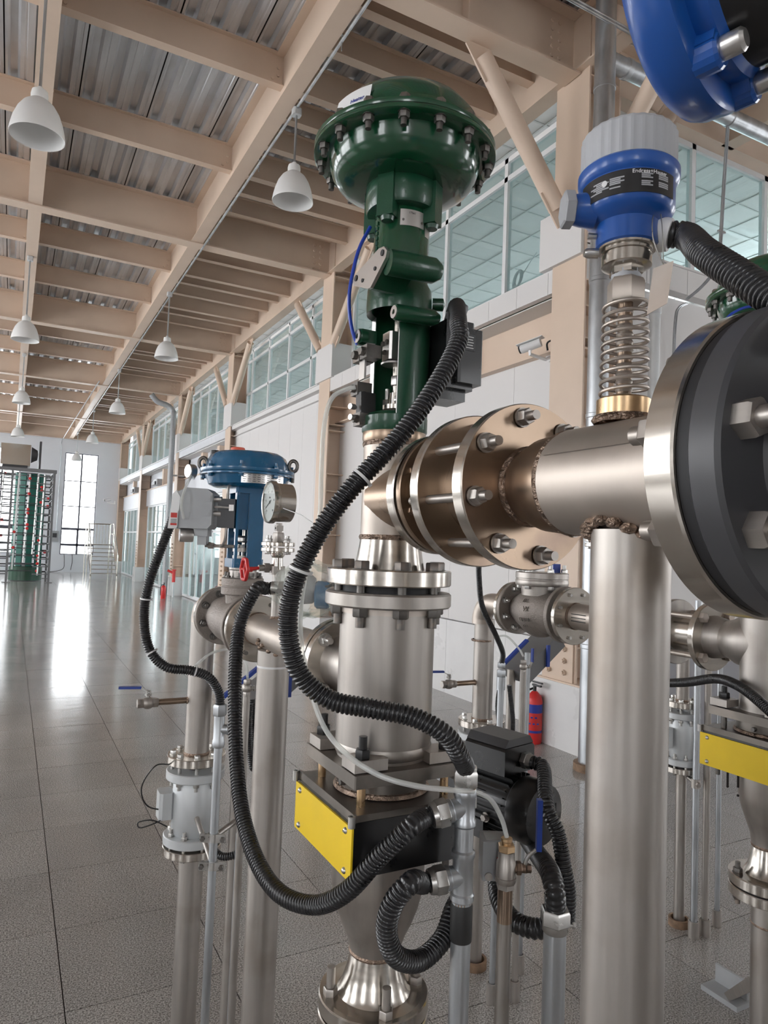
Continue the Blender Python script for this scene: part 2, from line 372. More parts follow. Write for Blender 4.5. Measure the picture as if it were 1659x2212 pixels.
# lower wall fields, bands and sills per bay
def seg(n0, n1, a, b): return [(a+(b-a)*k/(n1)) for k in range(n1+1)]
def panels(y0, y1, step, z0, z1, x0, x1, name, m, gap=.006):
    n = max(1, round((y1-y0)/step)); d = (y1-y0)/n
    me = mk(MB().box((0, gap/2, 0), (x1-x0, d-gap/2, z1-z0)), m, name, smooth=0)
    for k in range(n): inst(me, name, wr, (x0, y0+k*d, z0))
for i in range(5):
    y0, y1 = CY[i]+.01, CY[i+1]-.01
    part(MB().box((4.86, y0, 0), (4.94, y1, 4.5)), 'backing_wall', 'wall', wr, smooth=0) if i < 2 else None
    if i == 0:
        panels(y0, y1, 1.15, .9, 3.78, 4.80, 4.86, 'wall_panel', 'wall', .004)
        panels(y0, y1, 1.2, 0, .885, 4.78, 4.86, 'wainscot_panel', 'plinth', .004)
        part(MB().box((4.84, y0, 3.80), (4.86, y1, 4.26)), 'steel_band', 'beam', wr, smooth=0)
        part(MB().box((4.70, y0, 3.78), (4.86, y1, 3.80)), 'steel_ledge', 'beam', wr, smooth=0)
        for yy in (y0+1.9, y0+3.8): part(MB().box((4.72, yy, 3.8), (4.84, yy+.012, 4.26)), 'stiffener', 'beam', wr, smooth=0)
        panels(y0-.2, y1-.2, .48, 4.262, 4.48, 4.49, 4.56, 'fascia_panel', 'wall', .005)
        part(MB().box((4.44, y0-.21, 4.5), (5.0, y0+.36, 5.02)), 'column_casing', 'wall', wr, smooth=0)
    elif i == 1:
        panels(y0, y1, .62, .16, 4.40, 4.64, 4.86, 'wall_panel', 'wall', .004)
        part(MB().box((4.60, y0, 0), (4.86, y1, .155)), 'skirting', 'plinth', wr, smooth=0)
        part(MB().box((4.52, y0, 4.40), (4.86, y1, 4.48)), 'fascia', 'wall', wr, smooth=0)
    else:
        panels(y0+.2, y1-.2, .32, 3.0, 3.62, 4.72, 4.80, 'wall_panel', 'wallcool', .006)
        part(MB().box((4.86, y0, 3.62), (4.9, y1, 4.26)), 'upper_band', 'wallcool', wr, smooth=0)
        part(MB().box((4.70, y0, 3.62), (4.86, y1, 3.66)), 'steel_ledge', 'beam', wr, smooth=0)
        for yy in (y0+1.6, y0+3.4): part(MB().box((4.72, yy, 3.66), (4.86, yy+.25, 4.26)), 'stiffener', 'beam', wr, smooth=0)
        panels(y0, y1, .4, 4.262, 4.46, 4.49, 4.56, 'fascia_panel', 'wallcool', .006)
        part(MB().box((4.46, y0, 4.455), (4.6, y1, 4.485)), 'sill_trim', 'frame', wr, smooth=0)
    part(MB().box((4.50, y0, 4.481), (4.92, y1, 4.5)), 'window_sill', 'wall', wr, smooth=0)
    part(MB().box((4.58, y0, 4.25), (4.86, y1, 4.262)), 'fascia_soffit', 'wall', wr, smooth=0)
# upper windows
wn = [0]
def window(axis, a0, a1, z0, z1, x, cols, trans, m='frame', fw=.06, glass='glass', depth=.07, mids=None):
    """axis 'y': plane x=const spanning a0..a1 in Y ; axis 'x': plane y=const"""
    wn[0] += 1; w = struct('window_%d' % wn[0])
    def bx(p0, p1, q0, q1, d0, d1):
        return MB().box((x+d0, p0, q0), (x+d1, p1, q1)) if axis == 'y' else MB().box((p0, x+d0, q0), (p1, x+d1, q1))
    zs = [z0]+list(trans)+[z1]; xs = [a0+(a1-a0)*k/cols for k in range(cols+1)] if mids is None else [a0]+mids+[a1]
    for z in zs: part(bx(a0, a1, z-fw/2 if z not in (z0, z1) else (z0 if z == z0 else z1-fw), z+fw/2 if z not in (z0, z1) else (z0+fw if z == z0 else z1), 0, depth), 'transom', m, w, smooth=0)
    for k, a in enumerate(xs):
        lo = a if k == 0 else (a-fw if k == len(xs)-1 else a-fw/2)
        part(bx(lo, lo+fw, z0, z1, 0, depth), 'mullion', m, w, smooth=0)
    for k in range(len(xs)-1):
        for j in range(len(zs)-1):
            pn = part(bx(xs[k]+fw*.4, xs[k+1]-fw*.4, zs[j]+fw*.4, zs[j+1]-fw*.4, depth*.45, depth*.55), 'pane', glass, w, smooth=0)
            part(MB().add(bx(xs[k]+fw*.5, xs[k]+fw*.5+.028, zs[j]+fw*.5, zs[j+1]-fw*.5, depth*.3, depth*.62).v, [(0,3,2,1),(4,5,6,7),(0,1,5,4),(1,2,6,5),(2,3,7,6),(3,0,4,7)]), 'glazing_bead', 'gasket', pn, smooth=0)
    return w
window('y', 5.15, 10.4, 4.5, 6.27, 4.80, 4, [6.02], mids=[6.34, 7.58, 9.0])
window('y', 11.05, 16.3, 4.5, 6.27, 4.80, 4, [5.25, 6.02], mids=[12.2, 13.45, 14.7, 15.9])
for i in (2, 3, 4): window('y', CY[i]+.3, CY[i+1]-.3, 4.5, 6.27, 4.80, 5, [6.02])
# glazed shop fronts of the far bays
dn = 0
for i in (2, 3, 4): window('y', CY[i]+.38, CY[i+1]-.38, 0.02, 3.0, 4.76, 6, [1.98])
dn = struct('door_1'); part(MB().tube(catmull([(4.73, 20.3, .75), (4.69, 20.3, .78), (4.69, 20.3, 1.3), (4.73, 20.3, 1.33)]), .016, 8), 'handle', 'galv', dn)
part(MB().box((4.742, 19.45, .03), (4.758, 20.45, .12)), 'door_rail', 'frame', dn, smooth=0)
# rooms behind the glass (upper and lower)
def room(name, x0, x1, y0, y1, z0, z1, lit=True):
    r = struct(name)
    part(MB().box((x0, y0, z1), (x1, y1, z1+.1)), 'ceiling_board', 'office', r, smooth=0)
    part(MB().box((x0, y0, z0-.1), (x1, y1, z0)), 'slab', 'wall', r, smooth=0)
    part(MB().box((x0, y1, z0), (x1, y1+.05, z1)), 'partition', 'wall', r, smooth=0)
    return r
ru = room('wall_upper_rooms', 5.0, 12.0, 5.15, 35.8, 4.4, 6.9)
b = MB()
y = 5.2
while y < 35: b.box((4.95, y-.012, 6.89), (12.0, y+.012, 6.903)); y += .6
for x in (5.4, 6.0, 6.6, 7.2, 7.8, 8.4, 9.0, 9.6, 10.2, 10.8, 11.4): b.box((x-.012, 5.15, 6.888), (x+.012, 35.8, 6.903))
part(b, 'ceiling_grid', 'officegrid', ru, smooth=0)
b = MB(); yy = 5.6
b.box((11.9, 5.15, 4.4), (12.0, 35.8, 5.3)); b.box((11.9, 5.15, 6.6), (12.0, 35.8, 6.9))
while yy < 35.5: b.box((11.9, yy, 5.3), (12.0, yy+.5, 6.6)); yy += 3.0
part(b, 'outer_wall', 'wall', ru, smooth=0)
rl = room('wall_lower_rooms', 4.95, 9.5, 17.0, 35.8, 0.0, 3.4)
b = MB(); b.box((9.42, 17, 0), (9.5, 35.8, .9)); b.box((9.42, 17, 2.6), (9.5, 35.8, 3.4))
yy = 17.0
while yy < 35: b.box((9.42, yy, .9), (9.5, yy+1.2, 2.6)); yy += 3.6
part(b, 'outer_wall', 'wall', rl, smooth=0)
# ---- knee braces and wall braces (round tubes with gussets)
def brace(p0, p1, r=.075):
    p0, p1 = Vector(p0), Vector(p1); d = (p1-p0).normalized()
    part(MB().cyl(p0+d*.1, p1-d*.1, r, 20), 'brace', 'beam', wr)
    s = Vector((0, 1, 0)).cross(d) if abs(d.y) < .5 else Vector((1, 0, 0)).cross(d)
    nrm = d.cross(s).normalized(); s = s.normalized(); b = MB()
    for p, q in ((p0, 1), (p1, -1)):
        b.obox(p+d*(.12*q), .014, .22, .36, nrm, s, d)
    part(b, 'gusset', 'beam', wr, smooth=0)
brace((4.44, 4.98, 4.92), (3.42, 5.0, 6.24), .085)
brace((4.52, 4.7, 4.95), (4.5, 3.45, 6.26), .08)
brace((4.6, 4.66, 4.95), (5.65, 4.75, 6.26), .08)
for i in (1, 2, 3, 4):
    brace((4.5, CY[i]+.2, 4.98), (4.5, CY[i]+1.55, 6.27)); brace((4.5, CY[i]-.2, 4.98), (4.5, CY[i]-1.55, 6.27))
# ---- return wall to the right of the near column, facing the camera
wt = struct('wall_return')
YR = 5.0
part(MB().box((4.9, YR, 0), (XR, YR+.12, 1.05)), 'wainscot', 'greybase', wt, smooth=0)
part(MB().box((4.9, YR+.02, 1.05), (XR, YR+.12, 4.05)), 'wall_field', 'wall', wt, smooth=0)
part(MB().box((4.9, YR+.06, 4.05), (XR, YR+.12, 4.5)), 'upper_band', 'wall', wt, smooth=0)
me = mk(MB().box((.003, 0, 0), (.597, .12, .26)), 'wall', 'fascia_panel', smooth=0)
for k in range(13): inst(me, 'fascia_panel', wt, (4.9+.6*k, YR-.1, 4.5))
part(MB().box((4.9, YR-.12, 4.76), (XR, YR+.12, 4.78)), 'window_sill', 'wall', wt, smooth=0)
part(ibeam('x', 4.9, XR, YR-.02, 6.27, ZD-.004, .22, .014, .01), 'edge_beam', 'beam', wt, smooth=0)
window('x', 4.95, 10.2, 4.78, 6.24, YR+.0, 4, [], mids=[6.3, 7.55, 8.85])
# ---- far wall with tall window
wf = struct('wall_far')
WX0, WX1, WZ0, WZ1 = 2.06, 3.52, .82, 5.62
for a, b_, c, d_ in ((XL, -1.25, 0, ZD), (.21, WX0, 0, ZD), (-1.25, .21, WZ1, ZD), (-1.25, .21, 0, WZ0), (WX1, 4.9, 0, ZD), (WX0, WX1, WZ1, ZD), (WX0, WX1, 0, WZ0)):
    part(MB().box((a, YF, c), (b_, YF+.25, d_)), 'wall_field', 'wallcool', wf, smooth=0)
window('x', WX0, WX1, WZ0, WZ1, YF+.08, 2, [1.28, 2.03, 3.1, 4.3], 'darkframe', .04, 'clearglass')
window('x', -1.25, .21, WZ0, WZ1, YF+.08, 2, [1.28, 2.03, 3.1, 4.3], 'darkframe', .04, 'clearglass')
for a, c in ((WX0, WX1), (-1.25, .21)):
    sb_ = MB()
    for z in (1.28, 2.03): sb_.box((a, YF+.06, z-.055), (c, YF+.14, z+.055))
    sb_.box(((a+c)/2-.045, YF+.06, WZ0), ((a+c)/2+.045, YF+.14, 2.03)); part(sb_, 'lower_glare_bars', 'darkframe', wf, smooth=0)  # lower bars thickened; upper ones stay thin to mimic glare hiding them
# ---- left wall (outside the frame): tall windows between piers; back and right walls
wl = struct('wall_left'); b = MB()
b.box((XL-.25, YB, 0), (XL, YF, 1.0)); b.box((XL-.25, YB, 5.2), (XL, YF, ZD))
ys = [YB, -.9]+CY
for k in range(len(ys)-1):
    a, c = ys[k], ys[k+1]; w = (.9 if a < 4 else 2.2); m = (a+c)/2
    b.box((XL-.25, a, 1.0), (XL, m-w, 5.2)); b.box((XL-.25, m+w, 1.0), (XL, c, 5.2))
    b.box((XL-.18, m-.04, 1.0), (XL-.1, m+.04, 5.2)); b.box((XL-.18, m-w, 2.6), (XL-.1, m+w, 2.68))
part(b, 'wall_field', 'wall', wl, smooth=0)
wb = struct('wall_back'); b = MB()
b.box((XL-.25, YB-.25, 0), (XR, YB, 1.0)); b.box((XL-.25, YB-.25, 4.6), (XR, YB, ZD))
xs = [XL-.25, -4.6, -3.2, 6.0, 7.4, XR]
for k in range(0, len(xs), 2): b.box((xs[k], YB-.25, 1.0), (xs[k+1], YB, 4.6))
part(b, 'wall_field', 'wall', wb, smooth=0)
we = struct('wall_side'); b = MB()
b.box((XR, YB-.25, 0), (XR+.25, YR+.1, 1.0)); b.box((XR, YB-.25, 5.0), (XR+.25, YR+.1, ZD))
for y0, y1 in ((YB-.25, -3.4), (-2.0, 1.0), (2.6, YR+.1)): b.box((XR, y0, 1.0), (XR+.25, y1, 5.0))
part(b, 'wall_field', 'wall', we, smooth=0)
# ================================================================ MORE MATERIALS
M['ss'] = mat('stainless_pipe', (.50, .445, .395), .48, .85, var=.16, vscale=7, stretch=(1, 1, .3), stain=(.30, .19, .12), stain_amt=.45, stain_scale=5, rvar=.12, bump=.03, bscale=120)
M['ssraw'] = mat('dull_stainless', (.42, .39, .36), .42, .85, var=.2, vscale=9, stretch=(3, 3, .16), stain=(.22, .165, .12), stain_amt=.55, stain_scale=5, rvar=.14)
M['ssflange'] = mat('machined_stainless', (.56, .52, .47), .2, .95, var=.08, vscale=30, stretch=(.3, .3, 3), rvar=.08)
M['ssbrown'] = mat('heat_tinted_stainless', (.33, .245, .18), .3, .9, var=.2, vscale=9, stain=(.12, .08, .09), stain_amt=.7, stain_scale=7)
M['cast'] = mat('cast_steel_body', (.30, .265, .24), .55, .6, var=.12, vscale=20, bump=.25, bscale=180)
M['bolt'] = mat('plated_bolt', (.52, .51, .49), .3, .9, var=.15, vscale=40)
M['boltdark'] = mat('dark_bolt', (.16, .15, .14), .42, .8, var=.2, vscale=50, stain=(.35, .26, .2), stain_amt=.5, stain_scale=40)
M['brass'] = mat('brass_rod', (.62, .43, .25), .3, .9, var=.15, vscale=40)
M['weld'] = mat('weld_bead', (.30, .22, .17), .35, .85, var=.5, vscale=50, bump=.8, bscale=140)
M['green'] = mat('green_gloss_paint', (.006, .062, .026), .2, 0, var=.1, vscale=20, coat=.7, rvar=.05, bump=.015, bscale=90)
M['teal'] = mat('green_casting_paint', (.006, .058, .027), .3, 0, var=.1, vscale=20, coat=.3, rvar=.05, bump=.06, bscale=200)
M['blue'] = mat('blue_gloss_paint', (.012, .115, .245), .26, 0, var=.08, vscale=20, coat=.5, rvar=.05)
M['bluet'] = mat('blue_transmitter_paint', (.01, .085, .36), .32, 0, var=.05, vscale=20, coat=.3, rvar=.05)
M['bluegrip'] = mat('blue_handle_sleeve', (.015, .05, .30), .4, 0, var=.05)
M['greycap'] = mat('grey_cap_plastic', (.42, .43, .45), .5, 0, var=.04)
M['greymetal'] = mat('grey_painted_metal', (.36, .37, .38), .42, .2, var=.06, vscale=15)
M['greyplate'] = mat('grey_sheet_plate', (.17, .17, .175), .45, .2, var=.06)
M['greydark'] = mat('dark_grey_paint', (.055, .055, .06), .4, 0, var=.08)
M['black'] = mat('black_plastic', (.014, .014, .015), .36, 0, var=.2, vscale=30)
M['blackmetal'] = mat('black_cast_metal', (.010, .010, .011), .3, 0, var=.2, vscale=30, coat=.2)
M['hose'] = mat('black_corrugated_hose', (.016, .016, .018), .3, 0, var=.25, vscale=60, coat=.25)
M['darksteel'] = mat('oiled_dark_steel', (.20, .18, .16), .38, .85, var=.3, vscale=8, stain=(.36, .31, .27), stain_amt=.5, stain_scale=8)
M['yellow'] = mat('yellow_panel', (.86, .60, .02), .38, 0, var=.04, vscale=12, stain=(.72, .50, .03), stain_amt=.4, stain_scale=6)
M['red'] = mat('red_paint', (.62, .03, .03), .35, 0, var=.06)
M['redcap'] = mat('orange_red_cap', (.75, .13, .07), .45, 0, var=.05)
M['white'] = mat('white_plastic', (.80, .80, .80), .4, 0, var=.02)
M['bluetube'] = mat('blue_air_tube', (.01, .05, .42), .3, 0, var=.05, coat=.3)
M['cleartube'] = glassmat('clear_air_tube', (.92, .93, .91), .38, .2)
M['film'] = glassmat('clear_plastic_film', (.95, .96, .94), .12, .18)
M['faceglass'] = glassmat('gauge_glass', (.97, .98, .97), 0.0, .03)
M['plate'] = mat('metal_name_plate', (.60, .58, .56), .3, .9, var=.08)
M['tape'] = mat('black_tape', (.02, .02, .02), .5, 0, var=.1)
M['ink'] = mat('black_ink', (.02, .02, .02), .6, 0, var=0)
M['inkwhite'] = mat('white_print', (.75, .76, .76), .6, 0, var=0)
M['inkred'] = mat('red_print', (.6, .05, .04), .6, 0, var=0)
M['bluelbl'] = mat('blue_label_band', (.02, .04, .30), .4, 0, var=.05)
M['rust'] = mat('rusty_collar', (.26, .17, .11), .7, .3, var=.35, vscale=25)
M['drip'] = mat('black_oil_drip', (.012, .010, .009), .2, 0, var=.1)
# ================================================================ HELPERS FOR PIPING
_bc = {}; LASTF = {}
def boltmesh(r, L, m, head='hex'):
    k = (round(r, 4), round(L, 4), m, head)
    if k not in _bc:
        b = MB(); b.cyl((0, 0, -r*.2), (0, 0, L+r*2.6), r*.62, 12)
        if head == 'hex': b.hexp((0, 0, 0), (0, 0, -1), r*1.12, r*1.15)
        else: b.hexp((0, 0, 0), (0, 0, -1), r*1.12, r*1.2); b.cyl((0, 0, -r*1.2), (0, 0, -r*2.2), r*.62, 12)
        b.hexp((0, 0, L), (0, 0, 1), r*1.12, r*1.2)
        b.disc((0, 0, -.0005), (0, 0, 1), r*1.3, .002, 16); b.disc((0, 0, L-.0015), (0, 0, 1), r*1.3, .002, 16)
        _bc[k] = mk(b, m, 'bolt')
    return _bc[k]
def bolts(parent, c, d, rc, n, r, L, m='bolt', a0=0.0, head='hex', name='bolt', skip=()):
    X, Y, Z = frame_z(d); me = boltmesh(r, L, m, head); q0 = qz(d); parent = LASTF.get(parent.name, parent)
    for k in range(n):
        if k in skip: continue
        a = a0+2*PI*k/n; inst(me, name, parent, Vector(c)+X*(rc*math.cos(a))+Y*(rc*math.sin(a)), q0 @ Quaternion((0, 0, 1), random.random()))
def flange(parent, c, d, Ro, t, Ri, m='ssflange', n=40, name='flange'):
    o = part(MB().ring(c, d, Ri, Ro, t, n, min(.002, t*.15)), name, m, parent); LASTF[parent.name] = o; return o
def weldring(parent, c, d, r, w=.006, n=40):
    return part(MB().lathe([(r-w, -w), (r+w*.2, -w*.9), (r+w*.55, 0), (r+w*.2, w*.9), (r-w, w)], c, d, n, caps=False), 'weld_bead', 'weld', parent)
def hose(name, pts, r, label, group=None, pitch=.0062, n=16, parent=None, amp=.16, sub=16, mate='hose', cat='hose'):
    pitch *= 1.12; path = resample(catmull(pts, sub), pitch/6)
    prof = (1.0, 1.0, 1-amp*.3, 1-amp, 1-amp, 1-amp*.3)
    b = MB().tube(path, r, n, rf=lambda i: r*prof[i % 6])
    o = part(b, name, mate, parent, smooth=50)
    if parent is None: tag(o, label, cat, group)
    return o, path
def tie(path, i, r, name='cable_tie', parent=None, tail=None):
    p = path[i]; d = (path[min(i+2, len(path)-1)]-path[max(0, i-2)]).normalized()
    b = MB().ring(p-d*.002, d, r, r+.0016, .0045, 20)
    X, Y, Z = frame_z(d); b.obox(p+X*(r+.003), .006, .007, .006, X, Y, d)
    if tail: b.tube([p+X*r, p+X*r+Vector(tail)*.5, p+X*r+Vector(tail)], .0013, 5)
    return part(b, name, 'white', parent)
# ================================================================ OVERHEAD LAMPS AND CONDUITS
def lamp(px, py, y, label, grp, ztop=6.2):
    p = ony(px, py, y)
    t = thing('pendant_lamp', label, 'lamp', p, grp)
    s = MB().lathe([(.200, .004), (.208, 0), (.210, .007), (.202, .06), (.186, .13), (.158, .205), (.120, .265), (.080, .300), (.062, .312)], p, (0, 0, 1), 36, caps=False)
    s.lathe([(.058, .308), (.077, .294), (.116, .259), (.154, .199), (.182, .126), (.198, .06), (.200, .004)], p, (0, 0, 1), 36, caps=False)
    sh = part(s, 'lamp_shade', 'lampwhite', t)
    part(MB().lathe([(.064, .306), (.066, .355), (.060, .385), (.03, .395), (.02, .42)], p, (0, 0, 1), 24), 'lamp_cap', 'lampwhite', t)
    part(MB().cyl(p+Vector((0, 0, .17)), p+Vector((0, 0, .25)), .025, 16).sphere(p+Vector((0, 0, .16)), .03, 14), 'bulb', 'white', sh)
    part(MB().cyl(p+Vector((0, 0, .41)), (p.x, p.y, ztop), .012, 10), 'suspension_rod', 'galv', t)
    part(MB().cbox((p.x, p.y, ztop+.03), (.09, .09, .07), .015), 'junction_box', 'galvpaint', t, smooth=0)
GL = 'white pendant lamps hung in two rows under the roof'
for px, py, yy, lab in ((80, 297, 6.25, 'nearest white bell pendant lamp of the left row'), (54, 735, 12.7, 'second white bell pendant lamp of the left row'),
                    (46, 871, 19.7, 'third white pendant lamp of the left row'), (38, 943, 26.6, 'farthest grey-looking pendant lamp of the left row above the rack')):
    lamp(px, py, yy, lab, GL, 6.2)
for px, py, yy, lab in ((632, 437, 6.7, 'nearest white bell pendant lamp of the right row beside the green actuator'), (359, 775, 13.0, 'second white bell pendant lamp of the right row'),
                    (253, 893, 19.8, 'third white pendant lamp of the right row'), (199, 957, 26.8, 'fourth pendant lamp of the right row, grey against the far wall'), (165, 995, 33.0, 'farthest small pendant lamp in front of the bright tall window')):
    lamp(px, py, yy, lab, GL, 6.17)
t = thing('lamp_conduit', 'long grey lamp conduit clipped under the right roof girder', 'conduit', (2.37, 3, 6.19))
part(MB().cyl((2.352, -3, 6.232), (2.352, 34.2, 6.232), .014, 10), 'conduit_tube', 'galv', t)
cl = mk(MB().cyl((0, 0, 0), (0, 0, .15), .005, 6).cbox((-.02, 0, .145), (.05, .03, .012)), 'galv', 'hanger')
for k in range(26): inst(cl, 'hanger', t, (2.352, 3.2+1.18*k, 6.14))
t = thing('wall_conduit', 'thin grey conduit from the roof down the far wall to the panel', 'conduit', (1.86, 35.9, 1.6))
part(MB().tube([(2.0, 21.5, 6.2), (1.92, 30, 6.2), (1.86, 35.5, 6.15), (1.86, 35.92, 6.0), (1.86, 35.92, 1.9)], .016, 8), 'conduit_tube', 'galv', t)
t = thing('distribution_box', 'small grey electrical box on the far wall beside the rack', 'electrical box', (1.80, 35.9, 1.45))
part(MB().cbox((1.80, 35.9, 1.66), (.34, .16, .5), .01), 'enclosure', 'greymetal', t, smooth=0)
part(MB().cbox((1.80, 35.81, 1.70), (.18, .02, .2)), 'cover', 'greydark', t, smooth=0)
# ================================================================ FAR RACK
RK = Vector((.0, 27.9, 0)); t = thing('caged_rack', 'tall grey caged rack with green drum and red fittings at the hall end', 'rack', RK)
RH = 4.0
for x, y in ((1.28, 27.9), (-.06, 27.9), (-1.4, 27.9), (1.3, 30.6), (-1.4, 30.6)):
    part(MB().cbox((x, y, RH/2), (.075, .075, RH)).cbox((x, y, .01), (.26, .2, .02)), 'post', 'greyplate', t, smooth=0)
for y in (27.9, 30.6): part(MB().cbox((-.05, y, RH), (2.8, .12, .12)), 'top_rail', 'greyplate', t, smooth=0)
part(MB().cbox((1.29, 29.25, RH), (.1, 2.7, .12)), 'top_rail', 'greyplate', t, smooth=0)
for k in range(14):
    z = .3+k*.27
    part(MB().cbox((1.0, 27.9, z), (.52, .04, .035)), 'bar', 'greyplate', t, smooth=0)
    part(MB().cbox((1.29, 29.25, z), (.04, 2.7, .035)), 'bar', 'greyplate', t, smooth=0)
    part(MB().cbox((-.05, 29.9, z), (2.6, .05, .05)), 'bar', 'greydark', t, smooth=0)
    part(MB().cbox((-.72, 27.9, z), (1.3, .04, .035)), 'bar', 'greydark', t, smooth=0)
    part(MB().cbox((.35, 28.25, z+.1), (.8, .04, .03)), 'bar', 'greydark', t, smooth=0)
part(MB().lathe([(.56, 0), (.56, .5), (.52, .52)], (.55, 29.2, .02), (0, 0, 1), 28), 'drum', 'teal', t)
M['rackgreen'] = mat('rack_green_panel', (.015, .16, .12), .4, 0, var=.08)
for k in range(9):
    a = 2*PI*k/9; c = Vector((.55+.48*math.cos(a), 29.2+.48*math.sin(a), 2.2)); d = Vector((math.cos(a), math.sin(a), 0)); e = Vector((-d.y, d.x, 0))
    part(MB().obox(c, .06, .2, 3.5, d, e, Vector((0, 0, 1))), 'green_panel', 'rackgreen', t, smooth=0)
for k in range(10):
    part(MB().ring((.55, 29.2, .6+.36*k), (0, 0, 1), .5, .6, .03, 24), 'hoop', 'greydark', t)
for x, y, z0 in ((.92, 28.15, .25), (.45, 28.5, .7), (.1, 28.1, .45), (-.4, 28.1, .3), (.72, 28.4, 1.0)):
    part(MB().cyl((x, y, z0), (x+.06, y, 3.9), .03, 8), 'pole', 'plate', t)
rc = mk(MB().sphere((0, 0, 0), .055, 10).cyl((0, 0, 0), (0, -.10, 0), .03, 8), 'red', 'red_fitting')
for k in range(26):
    inst(rc, 'red_fitting', t, (random.choice((1.12, .9, .5, .1, -.3, -.9)), 27.95+random.random()*.3, .4+.138*k))
part(MB().cbox((.0, 28.6, 4.55), (.95, .9, .75)), 'steel_hood', 'ssflange', t, smooth=0)
part(MB().cbox((.0, 28.6, 4.12), (.8, .8, .14)), 'hood_base', 'greydark', t, smooth=0)
part(MB().lathe([(.3, 0), (.18, .2), (.05, .22)], (.5, 28.5, 4.6), (1, 0, 0), 20), 'fan', 'greyplate', t)
part(MB().cbox((.78, 28.3, 4.55), (.07, .5, 1.05)), 'hood_post', 'greydark', t, smooth=0)
# ================================================================ FAR STAIR
t = thing('platform_stair', 'small stainless steel platform stair with railings at the far wall', 'stair', (3.55, 31.6, 0))
for k in range(7):
    part(MB().cbox((3.55, 31.7+.26*k, .17*(k+1)), (1.0, .25, .035)), 'tread', 'ssflange', t, smooth=0)
part(MB().cbox((3.55, 34.1, 1.36), (1.05, 1.4, .05)), 'platform', 'ssraw', t, smooth=0)
for x in (3.03, 4.07):
    part(MB().obox((x, 32.5, .66), .03, 2.2, .16, Vector((1, 0, 0)), Vector((0, .84, .55)).normalized(), Vector((0, -.55, .84)).normalized()), 'stringer', 'ssflange', t, smooth=0)
    part(MB().tube([(x, 31.6, 0), (x, 31.6, .95), (x, 33.4, 2.3), (x, 34.7, 2.3), (x, 34.7, 0)], .025, 8).tube([(x, 31.6, .5), (x, 33.4, 1.85), (x, 34.7, 1.85)], .015, 6).cyl((x, 33.4, 0), (x, 33.4, 2.3), .025, 8), 'railing', 'ssflange', t)
b = MB()
for k in range(8): b.cyl((3.1+.13*k, 34.7, 1.4), (3.1+.13*k, 34.7, 2.3), .01, 6)
b.cyl((3.03, 34.7, 2.3), (4.07, 34.7, 2.3), .025, 8); part(b, 'back_railing', 'ssflange', t)
t = thing('wall_cable', 'two loose dark cables hanging below the tall far window', 'cable', (2.3, 35.9, 0))
for k, x in enumerate((2.25, 2.6)): part(MB().tube(catmull([(x, 35.97, .85), (x+.03, 35.95, .5), (x-.02, 35.9, .15), (x-.5-.4*k, 35.7, .02), (x-1.1, 35.8, .02)] if k == 0 else [(x, 35.97, .85), (x+.02, 35.95, .5), (x-.03, 35.9, .1)]), .013, 6), 'cable', 'black', t)
# ================================================================ WALL FITTINGS
def bulletcam(loc, aim, wallp, lab, k=1.0):
    loc = Vector(loc); aim = Vector(aim).normalized(); t = thing('security_camera', lab, 'camera', loc)
    X, Y, Z = frame_z(aim)
    part(MB().lathe([(.036*k, 0), (.038*k, .01*k), (.038*k, .18*k), (.03*k, .19*k)], loc-aim*.1*k, aim, 20), 'camera_body', 'white', t)
    part(MB().lathe([(.034*k, 0), (.034*k, .012*k), (.02*k, .016*k)], loc+aim*.088*k, aim, 18), 'lens_face', 'black', t)
    part(MB().obox(loc-aim*.0*k+Vector((0, 0, .042*k)), .085*k, .24*k, .006*k, Vector((0, 0, 1)).cross(aim).normalized(), aim, Vector((0, 0, 1))), 'sun_shield', 'white', t, smooth=0)
    w = Vector(wallp); part(MB().tube([loc-Vector((0, 0, .03*k)), loc-Vector((0, 0, .07*k)), w.lerp(loc, .25)-Vector((0, 0, .05*k)), w], .015*k, 10).disc(w, (-1, 0, 0), .05*k, .015*k, 16), 'bracket', 'white', t)
    return t
pc = onx(1145, 748, 4.52); bulletcam(pc, (-.45, .75, -.22), onx(1190, 770, 4.80), 'white bullet security camera bracketed beside the near steel column', 1.15)
pc2 = ony(232, 1080, 35.2); bulletcam(pc2, (-.9, -.3, -.25), pc2+Vector((.35, 0, -.1)), 'small white security camera at the far right corner', 1.6)
t = thing('camera_cable', 'short black cable from the camera bracket into the wall', 'cable', onx(1190, 745, 4.79))
part(MB().tube(catmull([onx(1183, 758, 4.77), onx(1182, 742, 4.75), onx(1192, 735, 4.76), onx(1216, 728, 4.80)]), .010, 8), 'cable', 'black', t)
t = thing('cable_coil', 'coil of grey-blue cable lying on the upper window sill', 'cable', onx(1118, 622, 4.93))
cc = onx(1118, 622, 4.95); b = MB()
for k in range(9):
    rr = .10+.03*random.random(); tilt = random.uniform(-.5, .5); pts = []
    for i in range(25):
        a = 2*PI*i/24; pts.append(cc+Vector((rr*.45*math.cos(a), rr*1.2*math.cos(a)+.05*tilt, .10+rr*.75*math.sin(a))))
    b.tube(pts, .006, 6)
b.tube(catmull([cc+Vector((0, -.05, .1)), cc+Vector((0, -.2, .22)), cc+Vector((0, -.32, .3))]), .005, 6)
part(b, 'cable_loops', 'galvpaint', t)
